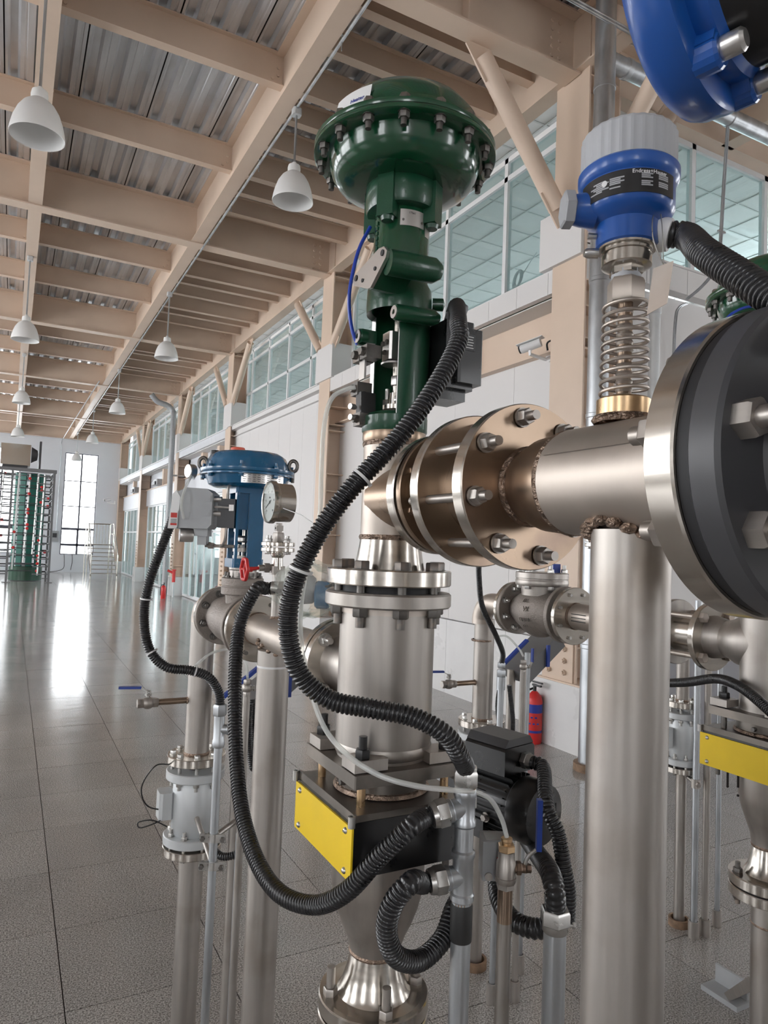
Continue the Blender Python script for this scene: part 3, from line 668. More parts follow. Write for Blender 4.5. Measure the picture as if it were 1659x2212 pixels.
# near downpipe with branch
t = thing('roof_downpipe', 'thick galvanised downpipe standing beside the near steel column', 'pipe', (4.25, 4.28, 0))
DX, DY = 4.25, 4.28
part(MB().cyl((DX, DY, .0), (DX, DY, 6.8), .088, 28), 'pipe_run', 'galv', t)
for z in (1.0, 2.9, 4.05, 4.75, 5.72): part(MB().lathe([(.088, -.02), (.093, -.015), (.093, .015), (.088, .02)], (DX, DY, z), (0, 0, 1), 28, caps=False), 'joint_band', 'galv', t)
part(MB().ring((DX, DY, 0), (0, 0, 1), .085, .125, .06, 24), 'floor_collar', 'rust', t)
part(MB().cyl((DX+.03, DY, 5.98), (9.0, DY, 6.06), .078, 24), 'branch_run', 'galv', t)
for x in (4.5, 5.9, 7.3): part(MB().lathe([(.078, -.03), (.086, -.02), (.086, .02), (.078, .03)], (x, DY, 5.98+.017*(x-4.3)), (1, 0, .017), 24, caps=False), 'joint_band', 'galv', t)
for z in (3.9, 5.3): part(MB().cbox((DX+.16, DY+.1, z), (.3, .03, .06)), 'clamp', 'galv', t, smooth=0)
part(MB().obox(Vector((4.75, 4.5, 5.72)), .05, .05, .62, Vector((1, 0, 0)), Vector((0, .7, .7)).normalized(), Vector((.1, -.7, .7)).normalized()), 'support_arm', 'galvpaint', t, smooth=0)
t = thing('wall_pipe', 'pale grey pipe standing behind the spring probe by the return wall', 'pipe', (4.85, 4.62, 0))
pw = ony(1416, 600, 4.62)
part(MB().cyl((pw.x, 4.62, 0), (pw.x, 4.62, 5.2), .052, 20), 'pipe_run', 'galvpaint', t)
for z in (3.0, 4.1): part(MB().lathe([(.052, -.04), (.060, -.03), (.060, .03), (.052, .04)], (pw.x, 4.62, z), (0, 0, 1), 20, caps=False), 'coupling', 'galvpaint', t)
t = thing('wall_conduit', 'pair of thin steel conduits bending down the return wall', 'conduit', ony(1480, 650, 4.8))
for k in (0, 1):
    o = k*.022
    part(MB().tube(catmull([ony(1577, 120, 4.3)+Vector((o, 0, .4)), ony(1572, 240, 4.3)+Vector((o, 0, 0)), ony(1562, 400, 4.3)+Vector((o, 0, 0)), ony(1553, 545, 4.3)+Vector((o, 0, 0)), ony(1545, 580, 4.35)+Vector((o, 0, 0)), ony(1515, 618, 4.6)+Vector((o, 0, 0)), ony(1482, 646, 4.88)+Vector((o, 0, 0))], 6), .010, 8), 'conduit_tube', 'galv', t)
    part(MB().tube(catmull([ony(1482, 655, 4.9)+Vector((o, 0, 0)), ony(1466, 664, 4.9)+Vector((o, 0, 0)), ony(1458, 690, 4.9)+Vector((o, 0, 0)), ony(1453, 800, 4.9)+Vector((o, 0, 0)), ony(1450, 900, 4.9)+Vector((o, 0, -.6))], 6), .010, 8), 'conduit_tube', 'galv', t)
part(MB().cbox(ony(1557, 500, 4.3)+Vector((.01, 0, 0)), (.10, .02, .015)), 'conduit_clip', 'galv', t, smooth=0)
t = thing('overhead_conduit', 'thin grey conduits crossing under the beam at the top edge', 'conduit', onx(1270, 40, 4.2))
for k in (0, 1): part(MB().cyl(ony(1180, -28, 4.2)+Vector((0, 0, .03*k)), ony(1420, 105, 4.2)+Vector((0, 0, .03*k)), .012, 8), 'conduit_tube', 'galv', t)
# far downpipe, hydrant, extinguishers
t = thing('roof_downpipe', 'grey downpipe with a top elbow on the far right wall', 'pipe', (4.28, 22.3, 0))
part(MB().tube(catmull([(4.28, 22.3, 0), (4.28, 22.3, 3), (4.28, 22.3, 5.4), (4.27, 22.35, 5.72), (4.1, 22.4, 5.9), (3.8, 22.45, 6.0), (3.6, 22.45, 6.2)], 8), .085, 16), 'pipe_run', 'greymetal', t)
part(MB().cbox((4.45, 22.3, 3.72), (.5, .05, .05)), 'clamp', 'greymetal', t, smooth=0)
t = thing('hydrant_pipe', 'red fire hydrant fitting on a grey riser by the far column', 'hydrant', (4.32, 21.6, 0))
part(MB().cyl((4.38, 21.5, 0), (4.38, 21.5, .6), .03, 12), 'riser', 'galvpaint', t)
part(MB().tube([(4.38, 21.5, .45), (4.38, 21.5, .8)], .05, 12).cyl((4.38, 21.5, .72), (4.2, 21.55, .80), .035, 12).disc((4.38, 21.5, .8), (0, 0, 1), .07, .03, 14), 'valve', 'red', t)
def extinguisher(p, h, r, lab, lbl=True):
    p = Vector(p); t = thing('fire_extinguisher', lab, 'extinguisher', p)
    part(MB().lathe([(r*.9, 0), (r, .02), (r, h*.68), (r*.85, h*.76), (r*.45, h*.82), (r*.3, h*.84)], p, (0, 0, 1), 24), 'cylinder', 'red', t)
    part(MB().cyl(p+Vector((0, 0, h*.83)), p+Vector((0, 0, h*.92)), r*.22, 12).cbox(p+Vector((0, -r*.4, h*.94)), (r*.3, r*1.5, .018)).cbox(p+Vector((0, -r*.5, h*.99)), (r*.3, r*1.7, .014)), 'valve_head', 'black', t)
    part(MB().tube(catmull([p+Vector((0, r*.3, h*.88)), p+Vector((-r*.9, r*.5, h*.8)), p+Vector((-r*1.12, 0, h*.5)), p+Vector((-r*1.1, 0, h*.2))]), r*.13, 8), 'hose', 'black', t)
    if lbl:
        part(MB().ring(p+Vector((0, 0, h*.50)), (0, 0, 1), r, r*1.006, h*.14, 24), 'label_band', 'bluelbl', t)
        part(MB().ring(p+Vector((0, 0, h*.18)), (0, 0, 1), r, r*1.006, h*.04, 24), 'label_band', 'bluelbl', t)
        b = MB()
        for k in range(10):
            a = PI+.25*k-.9; d = Vector((math.cos(a), math.sin(a), 0)); b.obox(p+d*(r*1.007)+Vector((0, 0, h*(.43-.1*(k % 2)))), .002, .02, .014, d, Vector((-d.y, d.x, 0)), Vector((0, 0, 1)))
        part(b, 'print', 'bluelbl', t, smooth=0)
pe = onz(352, 1293); extinguisher(pe, .46, .075, 'small red fire extinguisher on the floor by the far column', False)
pe = onz(1152, 1604); extinguisher((pe.x, pe.y, 0), .56, .075, 'red fire extinguisher with blue label beside the near white pedestal')
# wall mounted cooling unit and lamp box of the far bays
for y, lab in ((26.4, 'grey wall unit above the glazed doors in the nearer far bay'), (31.6, 'grey wall unit above the glazed doors in the last bay')):
    t = thing('wall_unit', lab, 'wall unit', (4.6, y, 3.66)); part(MB().cbox((4.68, y, 3.78), (.32, .7, .22), .03), 'casing', 'greymetal', t, smooth=0); part(MB().cbox((4.5, y, 3.74), (.06, .6, .12)), 'louvre', 'greydark', t, smooth=0)
# ================================================================ MAIN UNIT (green actuator line)
V = Vector; UZ = V((0, 0, 1))
AX, AY = .620, 1.137
def discY(x, z, r, left, lo=.2, hi=4.0):
    for _ in range(40):
        m = (lo+hi)/2
        mn = min(proj((x+r*math.cos(2*PI*k/48), m, z+r*math.sin(2*PI*k/48)))[0] for k in range(48))
        if mn < left: hi = m
        else: lo = m
    return m
def text(s, o, X, Y, size, m, parent, name='lettering', wrap=None, depth=.0003):
    """flat lettering built from a font curve, placed in frame (o, X, Y)"""
    cu = bpy.data.curves.new(name, 'FONT'); cu.body = s; cu.size = size; cu.extrude = depth; cu.resolution_u = 2
    ob = bpy.data.objects.new(name, cu); COL.objects.link(ob); dg = bpy.context.evaluated_depsgraph_get()
    me = bpy.data.meshes.new_from_object(ob.evaluated_get(dg)); bpy.data.objects.remove(ob); bpy.data.curves.remove(cu)
    X = V(X).normalized(); Y = V(Y).normalized(); Z = X.cross(Y); org = origin(parent)
    for v in me.vertices:
        if wrap: v.co = V(wrap(v.co.x, v.co.y, v.co.z))-org
        else: v.co = V(o)+X*v.co.x+Y*v.co.y+Z*v.co.z-org
    me.materials.clear(); me.materials.append(M[m]); o2 = bpy.data.objects.new(name, me); COL.objects.link(o2); o2.parent = parent; return o2
def actuator_unit(ax, ay, label, grp, detail=True, zs=0.0):
    A = lambda z: V((ax, ay, z+zs)); t = thing('control_valve', label, 'valve', A(1.70), grp)
    zr = 2.487
    part(MB().lathe([(.1705, 0), (.1715, .003), (.1715, .008), (.168, .010), (.150, .012), (.146, .030), (.138, .055), (.120, .078), (.090, .094), (.05, .102), (.0001, .104)], A(zr), UZ, 64), 'upper_casing', 'green', t)
    part(MB().lathe([(.1705, -.001), (.1715, -.004), (.1715, -.009), (.168, -.011), (.1425, -.0125), (.1405, -.028), (.1355, -.043), (.126, -.055), (.112, -.062), (.09, -.066), (.06, -.067)], A(zr), -UZ if False else UZ, 64, caps=False), 'lower_casing', 'green', t)
    LASTF[t.name] = t.children[-1]
    part(MB().disc(A(zr-.0012), UZ, .1690, .0024, 64), 'casing_gasket', 'gasket', t)
    bolts(t, A(zr+.0095), -UZ, .1575, 16, .0088, .0205, 'boltdark', a0=.13, name='casing_bolt')
    # neck collar with lugs
    part(MB().lathe([(.062, 2.434), (.0685, 2.431), (.0705, 2.424), (.0705, 2.380), (.067, 2.372), (.0525, 2.369)], (ax, ay, zs), UZ, 40), 'neck_collar', 'teal', t)
    for a in (35, 125, 215, 305):
        d = V((math.cos(R(a)), math.sin(R(a)), 0)); e = V((-d.y, d.x, 0))
        part(MB().obox(A(2.388)+d*.061, .026, .032, .088, d, e, UZ).lathe([(.0135, 0), (.011, .008)], A(2.345)+d*.061, -UZ, 14), 'neck_lug', 'teal', t, smooth=0)
    # yoke: full tube above, C-section with side window below
    part(MB().lathe([(.052, 2.235), (.0525, 2.31), (.0525, 2.38), (.048, 2.39)], (ax, ay, zs), UZ, 48, caps=False).lathe([(.052, 2.235), (.044, 2.235), (.044, 2.3)], (ax, ay, zs), UZ, 48, caps=False), 'yoke_tube', 'green', t)
    part(MB().lathe([(.052, 2.24), (.0605, 2.225), (.0615, 2.195), (.0605, 2.180)], (ax, ay, zs), UZ, 48, caps=False).lathe([(.0605, 2.180), (.0505, 2.186), (.0505, 2.24)], (ax, ay, zs), UZ, 48, caps=False), 'yoke_shoulder', 'teal', t)
    X, Y, Z = frame_z(UZ)
    b = MB(); n = 40; a0, a1 = R(-116), R(118); vs = []
    for z in (1.968, 2.188):
        for rr in (.0605, .050):
            for k in range(n+1): a = a0+(a1-a0)*k/n; vs.append((ax+rr*math.cos(a), ay+rr*math.sin(a), z+zs))
    m = n+1; fs = []
    for k in range(n): fs += [(k, k+1, 2*m+k+1, 2*m+k), (m+k+1, m+k, 3*m+k, 3*m+k+1), (k+1, k, m+k, m+k+1), (2*m+k, 2*m+k+1, 3*m+k+1, 3*m+k)]
    fs += [(0, 2*m, 3*m, m), (n, m+n, 3*m+n, 2*m+n)]
    b.add(vs, fs); part(b, 'yoke_leg', 'teal', t)
    for a in (a0, a1):
        d = V((math.cos(a), math.sin(a), 0)); e = V((-d.y, d.x, 0)); s = -1 if a < 0 else 1
        part(MB().obox(A(2.078)+d*.0553+e*(.0008*s), .0085, .0012, .215, d, e, UZ), 'worn_lit_edge', 'plate', t, smooth=0)  # pale strip for worn paint and the light caught along the window edge
    part(MB().lathe([(.0575, 1.955), (.0610, 1.96), (.0610, 1.985), (.052, 1.992)], (ax, ay, zs), UZ, 48), 'yoke_base', 'teal', t)
    # stem, connector, travel plate, packing
    part(MB().cyl(A(2.06), A(2.23), .0075, 16).cyl(A(1.99), A(2.06), .006, 14), 'stem', 'ssflange', t)
    c = A(2.118)+V((-.014, -.004, 0))
    part(MB().cbox(c, (.026, .034, .052), .004), 'stem_connector', 'plate', t, smooth=0)
    part(MB().hexp(c+V((-.013, -.008, .006)), (-1, 0, 0), .005, .005).hexp(c+V((-.013, .008, .006)), (-1, 0, 0), .005, .005).hexp(c+V((-.013, 0, -.012)), (-1, 0, 0), .005, .005), 'connector_bolt', 'boltdark', t)
    part(MB().lathe([(.001, 0), (.024, .003), (.025, .006), (.001, .008)], A(2.083)+V((-.006, 0, 0)), UZ, 24), 'travel_disc', 'plate', t)
    part(MB().hexp(A(2.048), UZ, .011, .018), 'lock_nut', 'bolt', t)
    part(MB().lathe([(.022, 0), (.024, .002), (.024, .010), (.012, .012), (.011, .034), (.0, .034)], A(2.0), UZ, 24), 'packing_flange', 'ssflange', t)
    for y in (-.022, .022):
        part(MB().cyl(A(1.985)+V((-.006, y, 0)), A(2.045)+V((-.006, y, 0)), .0045, 10).hexp(A(2.014)+V((-.006, y, 0)), UZ, .0095, .010), 'packing_stud', 'bolt', t)
    part(MB().hexp(A(1.968), UZ, .036, .03), 'bonnet_nut', 'boltdark', t)
    if detail:
        # machined triangular pad on a boss, facing the hall side
        q = [onx(px, py, ax-.088) for px, py in ((818, 537), (829, 532), (836, 541), (833, 556), (800, 621), (793, 624), (763, 617), (762, 606), (770, 590))]
        poly = [(p.y, p.z) for p in q]; Yv = V((0, 1, 0))
        part(MB().extr(poly, (ax-.088, 0, 0), Yv, UZ, (.006, 0, 0)), 'mounting_pad', 'plate', t, smooth=0)
        part(MB().extr([(p[0]*.97+.03*ay, p[1]) for p in poly], (ax-.082, 0, 0), Yv, UZ, (.06, 0, 0)), 'pad_boss', 'teal', t, smooth=0)
        for px, py in ((826, 546), (810, 580), (769, 601), (783, 606)):
            h = onx(px, py, ax-.0885); part(MB().disc(h, (-1, 0, 0), .0055 if py in (546, 601) else .0036, .0012, 16), 'bolt_hole', 'gasket', t)
        part(MB().lathe([(.022, 0), (.022, .085), (.014, .098), (.0, .101)], onx(838, 566, ax-.082)+V((0, 0, 0)), (1, -.12, 0), 20), 'pad_boss', 'teal', t)
        # lower boss with eye
        e = onx(853, 674, ax-.05)
        part(MB().lathe([(.0135, 0), (.0145, .004), (.0145, .072), (.008, .084), (.0, .085)], e, (1, -.15, 0), 20), 'boss', 'teal', t)
        part(MB().ring(e+V((-.001, 0, 0)), (-1, 0, 0), .0045, .0115, .002, 18), 'boss_face', 'plate', t)
        part(MB().lathe([(.012, 0), (.012, .02), (.0, .024)], A(2.205)+V((.055, -.03, 0)), (.9, -.5, 0), 16), 'boss', 'teal', t)
        # left side bosses and bolts
        for px, py, rr in ((776, 727, .0135), (770, 768, .0075), (786, 759, .0075), (766, 840, .007), (771, 905, .007)):
            h = onx(px, py, ax-.072)
            part(MB().lathe([(rr*1.1, 0), (rr*1.1, .012), (rr, .014)], h+V((.012, 0, 0)), (-1, 0, 0), 16).box(h+V((.0, -.012, -.012)), h+V((.03, .016, .012))), 'boss', 'teal' if rr > .01 else 'boltdark', t)
            if rr > .01: part(MB().ring(h+V((-.003, 0, 0)), (-1, 0, 0), .005, .0125, .002, 18), 'boss_face', 'plate', t)
            else: part(MB().hexp(h, (-1, 0, 0), rr*1.1, .008), 'bolt', 'boltdark', t)
        part(MB().box(onx(786, 770, ax-.066)+V((0, -.004, 0)), onx(780, 820, ax-.066)+V((.004, .010, 0))), 'scale_strip', 'plate', t, smooth=0)
        b = MB()
        for k in range(5): h = onx(775, 852+9*k, ax-.07); b.box(h+V((0, -.010, -.004)), h+V((.03, .012, .004)))
        b.box(onx(785, 845, ax-.062), onx(785, 915, ax-.062)+V((.006, .02, 0))); part(b, 'air_block', 'black', t, smooth=0)
        for py in (880, 903): part(MB().lathe([(.004, 0), (.0055, .004), (.0055, .014)], onx(768, py, ax-.075), (-.9, -.3, 0), 12), 'air_fitting', 'bolt', t)
        # name plate wrapped on the tube
        def cyl_wrap(a_c, zc, rr):
            return lambda u, v, w: (ax+(rr+w)*math.cos(a_c+u/rr), ay+(rr+w)*math.sin(a_c+u/rr), zc+v+zs)
        def curved(name, a_c, zc, w, h, rr, m, th=.0008):
            b = MB(); k = 12; vs = []
            for r2 in (rr, rr+th):
                for v in (-h/2, h/2):
                    for i in range(k+1): u = -w/2+w*i/k; vs.append((ax+r2*math.cos(a_c+u/rr), ay+r2*math.sin(a_c+u/rr), zc+v+zs))
            s = k+1; fs = []
            for i in range(k): fs += [(2*s+i, 2*s+i+1, 3*s+i+1, 3*s+i), (i+1, i, s+i, s+i+1), (i, i+1, 2*s+i+1, 2*s+i), (s+i+1, s+i, 3*s+i, 3*s+i+1)]
            fs += [(0, 2*s, 3*s, s), (k, s+k, 3*s+k, 2*s+k)]
            b.add(vs, fs); return part(b, name, m, t)
        af = math.atan2(-ay, -ax)
        curved('name_plate', af+R(22), 2.347, .048, .030, .0526, 'plate'); text('17561', V(), X, Y, .0055, 'ink', t, wrap=lambda u, v, w: cyl_wrap(af+R(22), 2.354, .0536)(u-.009, v, w))
        for du in (-20, 20): part(MB().disc(V((ax+.0532*math.cos(af+R(22+du)), ay+.0532*math.sin(af+R(22+du)), 2.342)), (math.cos(af+R(22+du)), math.sin(af+R(22+du)), 0), .0022, .0016, 10), 'rivet', 'boltdark', t)
        curved('serial_plate', af+R(62), 2.338, .016, .034, .0526, 'plate')
        curved('cast_lettering', af-R(62), 2.30, .006, .05, .0524, 'teal')
        for k in range(9): a = af-R(60); part(MB().obox(V((ax+.0533*math.cos(a), ay+.0533*math.sin(a), 2.345-.0095*k)), .0018, .0065, .0062, V((math.cos(a), math.sin(a), 0)), V((-math.sin(a), math.cos(a), 0)), UZ), 'raised_letter', 'teal', t, smooth=0)
        # sticker on the upper casing: 'Heater'
        sa = af-R(42); rs = .1525
        def dome(u, v, w):
            a = sa+u/rs; return (ax+(rs-.24*v+w)*math.cos(a), ay+(rs-.24*v+w)*math.sin(a), zr+.013+v)
        b = MB(); k = 14; vs = []
        for v in (0, .042):
            for i in range(k+1): u = -.045+.09*i/k; vs.append(dome(u, v, .0006))
        b.add(vs, [(i, i+1, k+2+i, k+1+i) for i in range(k)]); part(b, 'paper_label', 'white', t)
        text('Heater', V(), X, Y, .011, 'bluelbl', t, wrap=lambda u, v, w: dome(u+.002, v+.016, .0012+w))
        part(MB().lathe([(.006, 0), (.006, .004), (.0, .005)], A(2.372)+V((-.052, -.018, 0)), (-.9, -.4, 0), 12), 'vent_plug', 'gasket', t)
    return t
mv = actuator_unit(AX, AY, 'tall dark green diaphragm actuator valve standing on the front pipe line', 'green actuator valves')
# positioner box with gland
t = thing('valve_positioner', 'black box positioner on the right of the front green actuator', 'positioner', (.70, 1.10, 2.03))
pc = V((.702, 1.088, 2.10))
part(MB().cbox(pc, (.060, .088, .125), .006), 'housing', 'blackmetal', t, smooth=0)
part(MB().cbox(pc+V((.012, -.018, -.004)), (.052, .08, .10), .004), 'cover', 'blackmetal', t, smooth=0)
part(MB().prism([(pc.x-.05, pc.y-.03), (pc.x+.02, pc.y-.03), (pc.x+.02, pc.y+.03), (pc.x-.05, pc.y+.03)], pc.z-.082, pc.z-.0626), 'bottom_block', 'blackmetal', t, smooth=0)
part(MB().cbox(pc+V((.004, -.0585, .02)), (.03, .0012, .03)), 'rating_label', 'greydark', t, smooth=0)
b = MB()
for k in range(5): b.cbox(pc+V((.004, -.0593, .01+.005*k)), (.022-.003*(k % 2), .0006, .0016))
part(b, 'label_print', 'inkwhite', t, smooth=0)
g0 = pc+V((-.012, -.03, .060))
part(MB().hexp(g0, (.2, -.25, 1), .020, .016).lathe([(.019, .016), (.019, .03), (.0175, .036)], g0, (.2, -.25, 1), 18), 'cable_gland', 'greydark', t)
# ---------------------------------------------------------------- valve body pipe below the actuator
t = thing('body_pipe', 'brown-tinted stainless valve body pipe below the green actuator', 'pipe', (AX, AY, 1.70)); vb = t
HZ = 1.836
part(MB().lathe([(.0575, 1.940), (.0590, 1.945), (.0590, 1.957), (.0575, 1.962)], (AX, AY, 0), UZ, 48), 'bonnet_ring', 'ssbrown', t)
part(MB().lathe([(.0560, 1.763), (.0560, 1.938)], (AX, AY, 0), UZ, 48), 'pipe_run', 'ss', t)
weldring(t, (AX, AY, 1.936), UZ, .0562, .005); weldring(t, (AX, AY, 1.764), UZ, .0562, .005)
part(MB().lathe([(.056, 1.762), (.0575, 1.750), (.0615, 1.725), (.0655, 1.705)], (AX, AY, 0), UZ, 48), 'reducer', 'ssflange', t)
flange(t, (AX, AY, 1.679), UZ, .1145, .028, .03, 'ssflange', 64, 'top_flange')
bolts(t, (AX, AY, 1.707), -UZ, .0925, 8, .0130, .067, 'boltdark', a0=.25, name='flange_bolt')
# branch to the right: stub, wafer check valve pair, reducer
YD = [discY(AX, HZ, .110, 821), discY(AX, HZ, .110, 838), discY(AX, HZ, .114, 887), discY(AX, HZ, .114, 977)]
NY = V((0, -1, 0))
H = lambda y: V((AX, y, HZ))
part(MB().cyl(H(AY), H(YD[0]), .058, 40), 'branch_stub', 'ssbrown', t)
flange(t, H(YD[0]+.004), NY, .098, YD[0]-YD[1]-.004, .03, 'ssflange', 64, 'branch_flange')
t = thing('wafer_check_valve', 'stainless wafer check valve clamped between two large flanges', 'valve', H(YD[2])-V((0, 0, .11)))
flange(t, H(YD[1]-.004), NY, .099, .012, .02, 'ssbrown', 64, 'body_disc')
part(MB().cyl(H(YD[1]-.014), H(YD[2]), .074, 40), 'body_neck', 'ssbrown', t)
flange(t, H(YD[2]+.004), NY, .114, .020, .03, 'ssflange', 72, 'flange')
part(MB().cyl(H(YD[2]-.015), H(YD[3]), .066, 48), 'body_barrel', 'ssflange', t)
part(MB().ring(H(YD[3]+.024), NY, .064, .072, .012, 48), 'body_ridge', 'ssbrown', t)
part(MB().disc(H(YD[2]-.0161), NY, .1122, .0006, 72), 'flange_face', 'ssbrown', t)
flange(t, H(YD[3]+.003), NY, .114, .023, .05, 'ssflange', 72, 'flange')
part(MB().disc(H(YD[3]-.0201), NY, .1125, .0006, 72), 'flange_face', 'ssbrown', t)
L_ = YD[2]-YD[3]+.02
bolts(t, H(YD[2]+.008), NY, .0945, 8, .0105, L_+.012, 'ssraw', a0=.2, head='stud', name='stud_bolt')
bolts(t, H(YD[1]+.014), NY, .082, 8, .0065, .026, 'ssbrown', a0=.4, name='bolt')
# ---------------------------------------------------------------- near horizontal pipe with support leg
t = thing('horizontal_pipe', 'large stainless pipe run welded on a round support leg', 'pipe', (AX, .56, 1.75)); hp = t
y3 = YD[3]-.02; yw = discY(AX, HZ, .0655, 1152); yb = discY(AX, HZ, .143, 1394)
part(MB().lathe([(.050, 0), (.051, .010), (.056, .024), (.0615, .042), (.0645, y3-yw-.01), (.0652, y3-yw)], H(y3), NY, 48, caps=False), 'reducer', 'ssbrown', t)
weldring(t, H(y3-.002), NY, .0515, .007); weldring(t, H(yw), NY, .0650, .004)
part(MB().cyl(H(yw), H(yb-.004), .0655, 56), 'pipe_run', 'ss', t)
flange(t, H(yb+.004), NY, .143, .031, .05, 'ssflange', 90, 'end_flange')
part(MB().disc(H(yb-.0275), NY, .138, .012, 90), 'gasket', 'gasket', t)
# saddle plate and support leg
LX, LY = AX, .568
part(MB().lathe([(.0668, -.075), (.0668, .075)], (AX, LY+.01, HZ), (0, 1, 0), 14, ang=R(130), a0=R(205), caps=False), 'saddle_plate', 'ss', t)
part(MB().lathe([(.0435, .0), (.0435, HZ-.060)], (LX, LY, 0), UZ, 48), 'support_leg', 'ssraw', t)
for k in range(18):
    a = 2*PI*k/18; part(MB().sphere(V((LX+.0455*math.cos(a), LY+.0455*math.sin(a), HZ-math.sqrt(max(.0, .0665**2-(.0455*math.cos(a))**2))-.002)), .0085+.003*random.random(), 8, 1.1, 1.1, .7), 'weld_bead', 'weld', t)
part(MB().cbox((LX, LY, .006), (.16, .16, .012)), 'foot_plate', 'ssraw', t, smooth=0)
# ---------------------------------------------------------------- dark valve at the right edge
t = thing('gate_valve', 'dark grey valve flange with big bolts at the right edge', 'valve', (AX, yb-.05, 1.69))
y0 = yb-.0395
part(MB().lathe([(.139, 0), (.142, .003), (.142, .026), (.139, .030), (.09, .032), (.075, .05), (.07, .09)], H(y0), NY, 90), 'flange', 'greydark', t)
part(MB().sphere(H(y0-.16), .098, 28, 1, 1.0, 1.1), 'valve_body', 'greydark', t)
bolts(t, H(yb+.006), NY, .116, 8, .0150, .074, 'ssraw', a0=.59, head='stud', name='stud_bolt')
# ---------------------------------------------------------------- spool below the valve
t = thing('mixing_spool', 'wide dull stainless spool with a heavy collar below the valve', 'pipe', (AX, AY, 1.36)); ms = t
part(MB().ring((AX, AY, 1.640), UZ, .05, .1155, .026, 64, .003), 'collar_flange', 'ssraw', t)
part(MB().disc((AX, AY, 1.666), UZ, .088, .013, 48), 'gasket', 'gasket', t)
part(MB().lathe([(.089, 1.628), (.089, 1.64)], (AX, AY, 0), UZ, 56), 'top_ring', 'ss', t)  # plain steel ring between barrel and collar
part(MB().lathe([(.0868, 1.628), (.0868, 1.392), (.0862, 1.386)][::-1], (AX, AY, 0), UZ, 64), 'barrel', 'ssraw', t)
part(MB().lathe([(.078, 1.375), (.0868, 1.380), (.0885, 1.385), (.0890, 1.392), (.0872, 1.398)], (AX, AY, 0), UZ, 64), 'bottom_weld', 'ssraw', t)
part(MB().cyl((AX, AY, 1.362), (AX, AY, 1.378), .084, 56), 'bottom_ring', 'ssraw', t)
for sx, sy in ((-1, -1), (-1, 1), (1, -1), (1, 1)):
    c = V((AX+sx*.072, AY+sy*.072, 1.384))
    part(MB().obox(c, .062, .05, .019, V((sx, sy, 0)).normalized() if False else V((1, 0, 0)), V((0, 1, 0)), UZ), 'clamp_lug', 'ssraw', t, smooth=0)
    part(MB().cyl((c.x+sx*.010, c.y+sy*.010, 1.275), (c.x+sx*.010, c.y+sy*.010, 1.352), .0075, 16), 'threaded_rod', 'brass', t)
    part(MB().hexp((c.x+sx*.010, c.y+sy*.010, 1.3935), UZ, .0135, .016).cyl((c.x+sx*.010, c.y+sy*.010, 1.40), (c.x+sx*.010, c.y+sy*.010, 1.430), .0072, 14), 'rod_nut', 'black', t)
# side branch of the spool toward the far line
LZ = 1.507
tf = discY(AX, LZ, .088, 655); S_ = lambda y: V((AX, y, LZ))
part(MB().lathe([(.052, 0), (.050, AY+.14-AY), (.064, tf-AY-.006)] if tf-AY > .146 else [(.052, 0), (.062, tf-AY)], S_(AY), (0, 1, 0), 40), 'branch_reducer', 'ssraw', t)
flange(t, S_(tf+.0), NY, .088, .018, .03, 'ssflange', 64, 'branch_flange')
# ---------------------------------------------------------------- square clamp plate and slide-gate box
def gatebox(ax, ay, label, grp, plate_label):
    a = .1145
    t = thing('clamp_plate', plate_label, 'plate', (ax, ay, 1.352), 'square clamp plates')
    part(MB().cbox((ax, ay, 1.3625), (.212, .212, .0215), .002), 'plate', 'darksteel', t, smooth=0)
    t = thing('slide_gate_box', label, 'gate box', (ax, ay, 1.208), grp)
    part(MB().cbox((ax, ay, 1.2605), (.226, .238, .088), .002), 'box_body', 'blackmetal', t, smooth=0)
    part(MB().cbox((ax, ay, 1.3095), (.222, .236, .012)).box((ax-.113, ay-.12, 1.304), (ax-.108, ay+.12, 1.319)), 'lid_plate', 'darksteel', t, smooth=0)
    part(MB().lathe([(.0815, 1.316), (.0805, 1.352)], (ax, ay, 0), UZ, 56), 'neck_ring', 'darksteel', t)
    part(MB().lathe([(.080, 1.3155), (.0875, 1.317), (.085, 1.323), (.080, 1.325)], (ax, ay, 0), UZ, 56, caps=False), 'weld_bead', 'weld', t)
    part(MB().hexp((ax-.079, ay-.012, 1.334), (-1, 0, 0), .006, .010), 'set_screw', 'boltdark', t)
    part(MB().box((ax-.1165, ay-.1225, 1.214), (ax-.113, ay+.1225, 1.2985)), 'yellow_panel', 'yellow', t, smooth=0)
    for y in (-.10, .10):
        for z in (1.225, 1.288):
            part(MB().lathe([(.0055, 0), (.005, .002), (.0025, .0042), (.0, .0046)], (ax-.1165, ay+y, z), (-1, 0, 0), 14).disc((ax-.121, ay+y, z), (-1, 0, 0), .0018, .0006, 8), 'screw', 'bolt', t)
    for sx in (-1, 1):
        for sy in (-1, 1):
            part(MB().ring((ax+sx*.1175-.0*sx, ay+sy*.1225, 1.300), UZ, .003, .006, .018, 14).disc((ax+sx*.1175, ay+sy*.1225, 1.300), UZ, .0055, .012, 14), 'corner_screw', 'bolt', t)
            part(MB().hexp((ax+sx*.085, ay+sy*.09, 1.2165), -UZ, .010, .011).cyl((ax+sx*.085, ay+sy*.09, 1.206), (ax+sx*.085, ay+sy*.09, 1.190), .006, 12), 'bottom_bolt', 'boltdark', t)
    part(MB().cbox((ax, ay, 1.2125), (.17, .19, .010)), 'bottom_plate', 'ssraw', t, smooth=0)
    return t
gatebox(AX, AY, 'black slide gate box with a yellow side panel under the front spool', 'slide gate boxes with yellow panels', 'square dark steel clamp plate above the front yellow-panelled box')
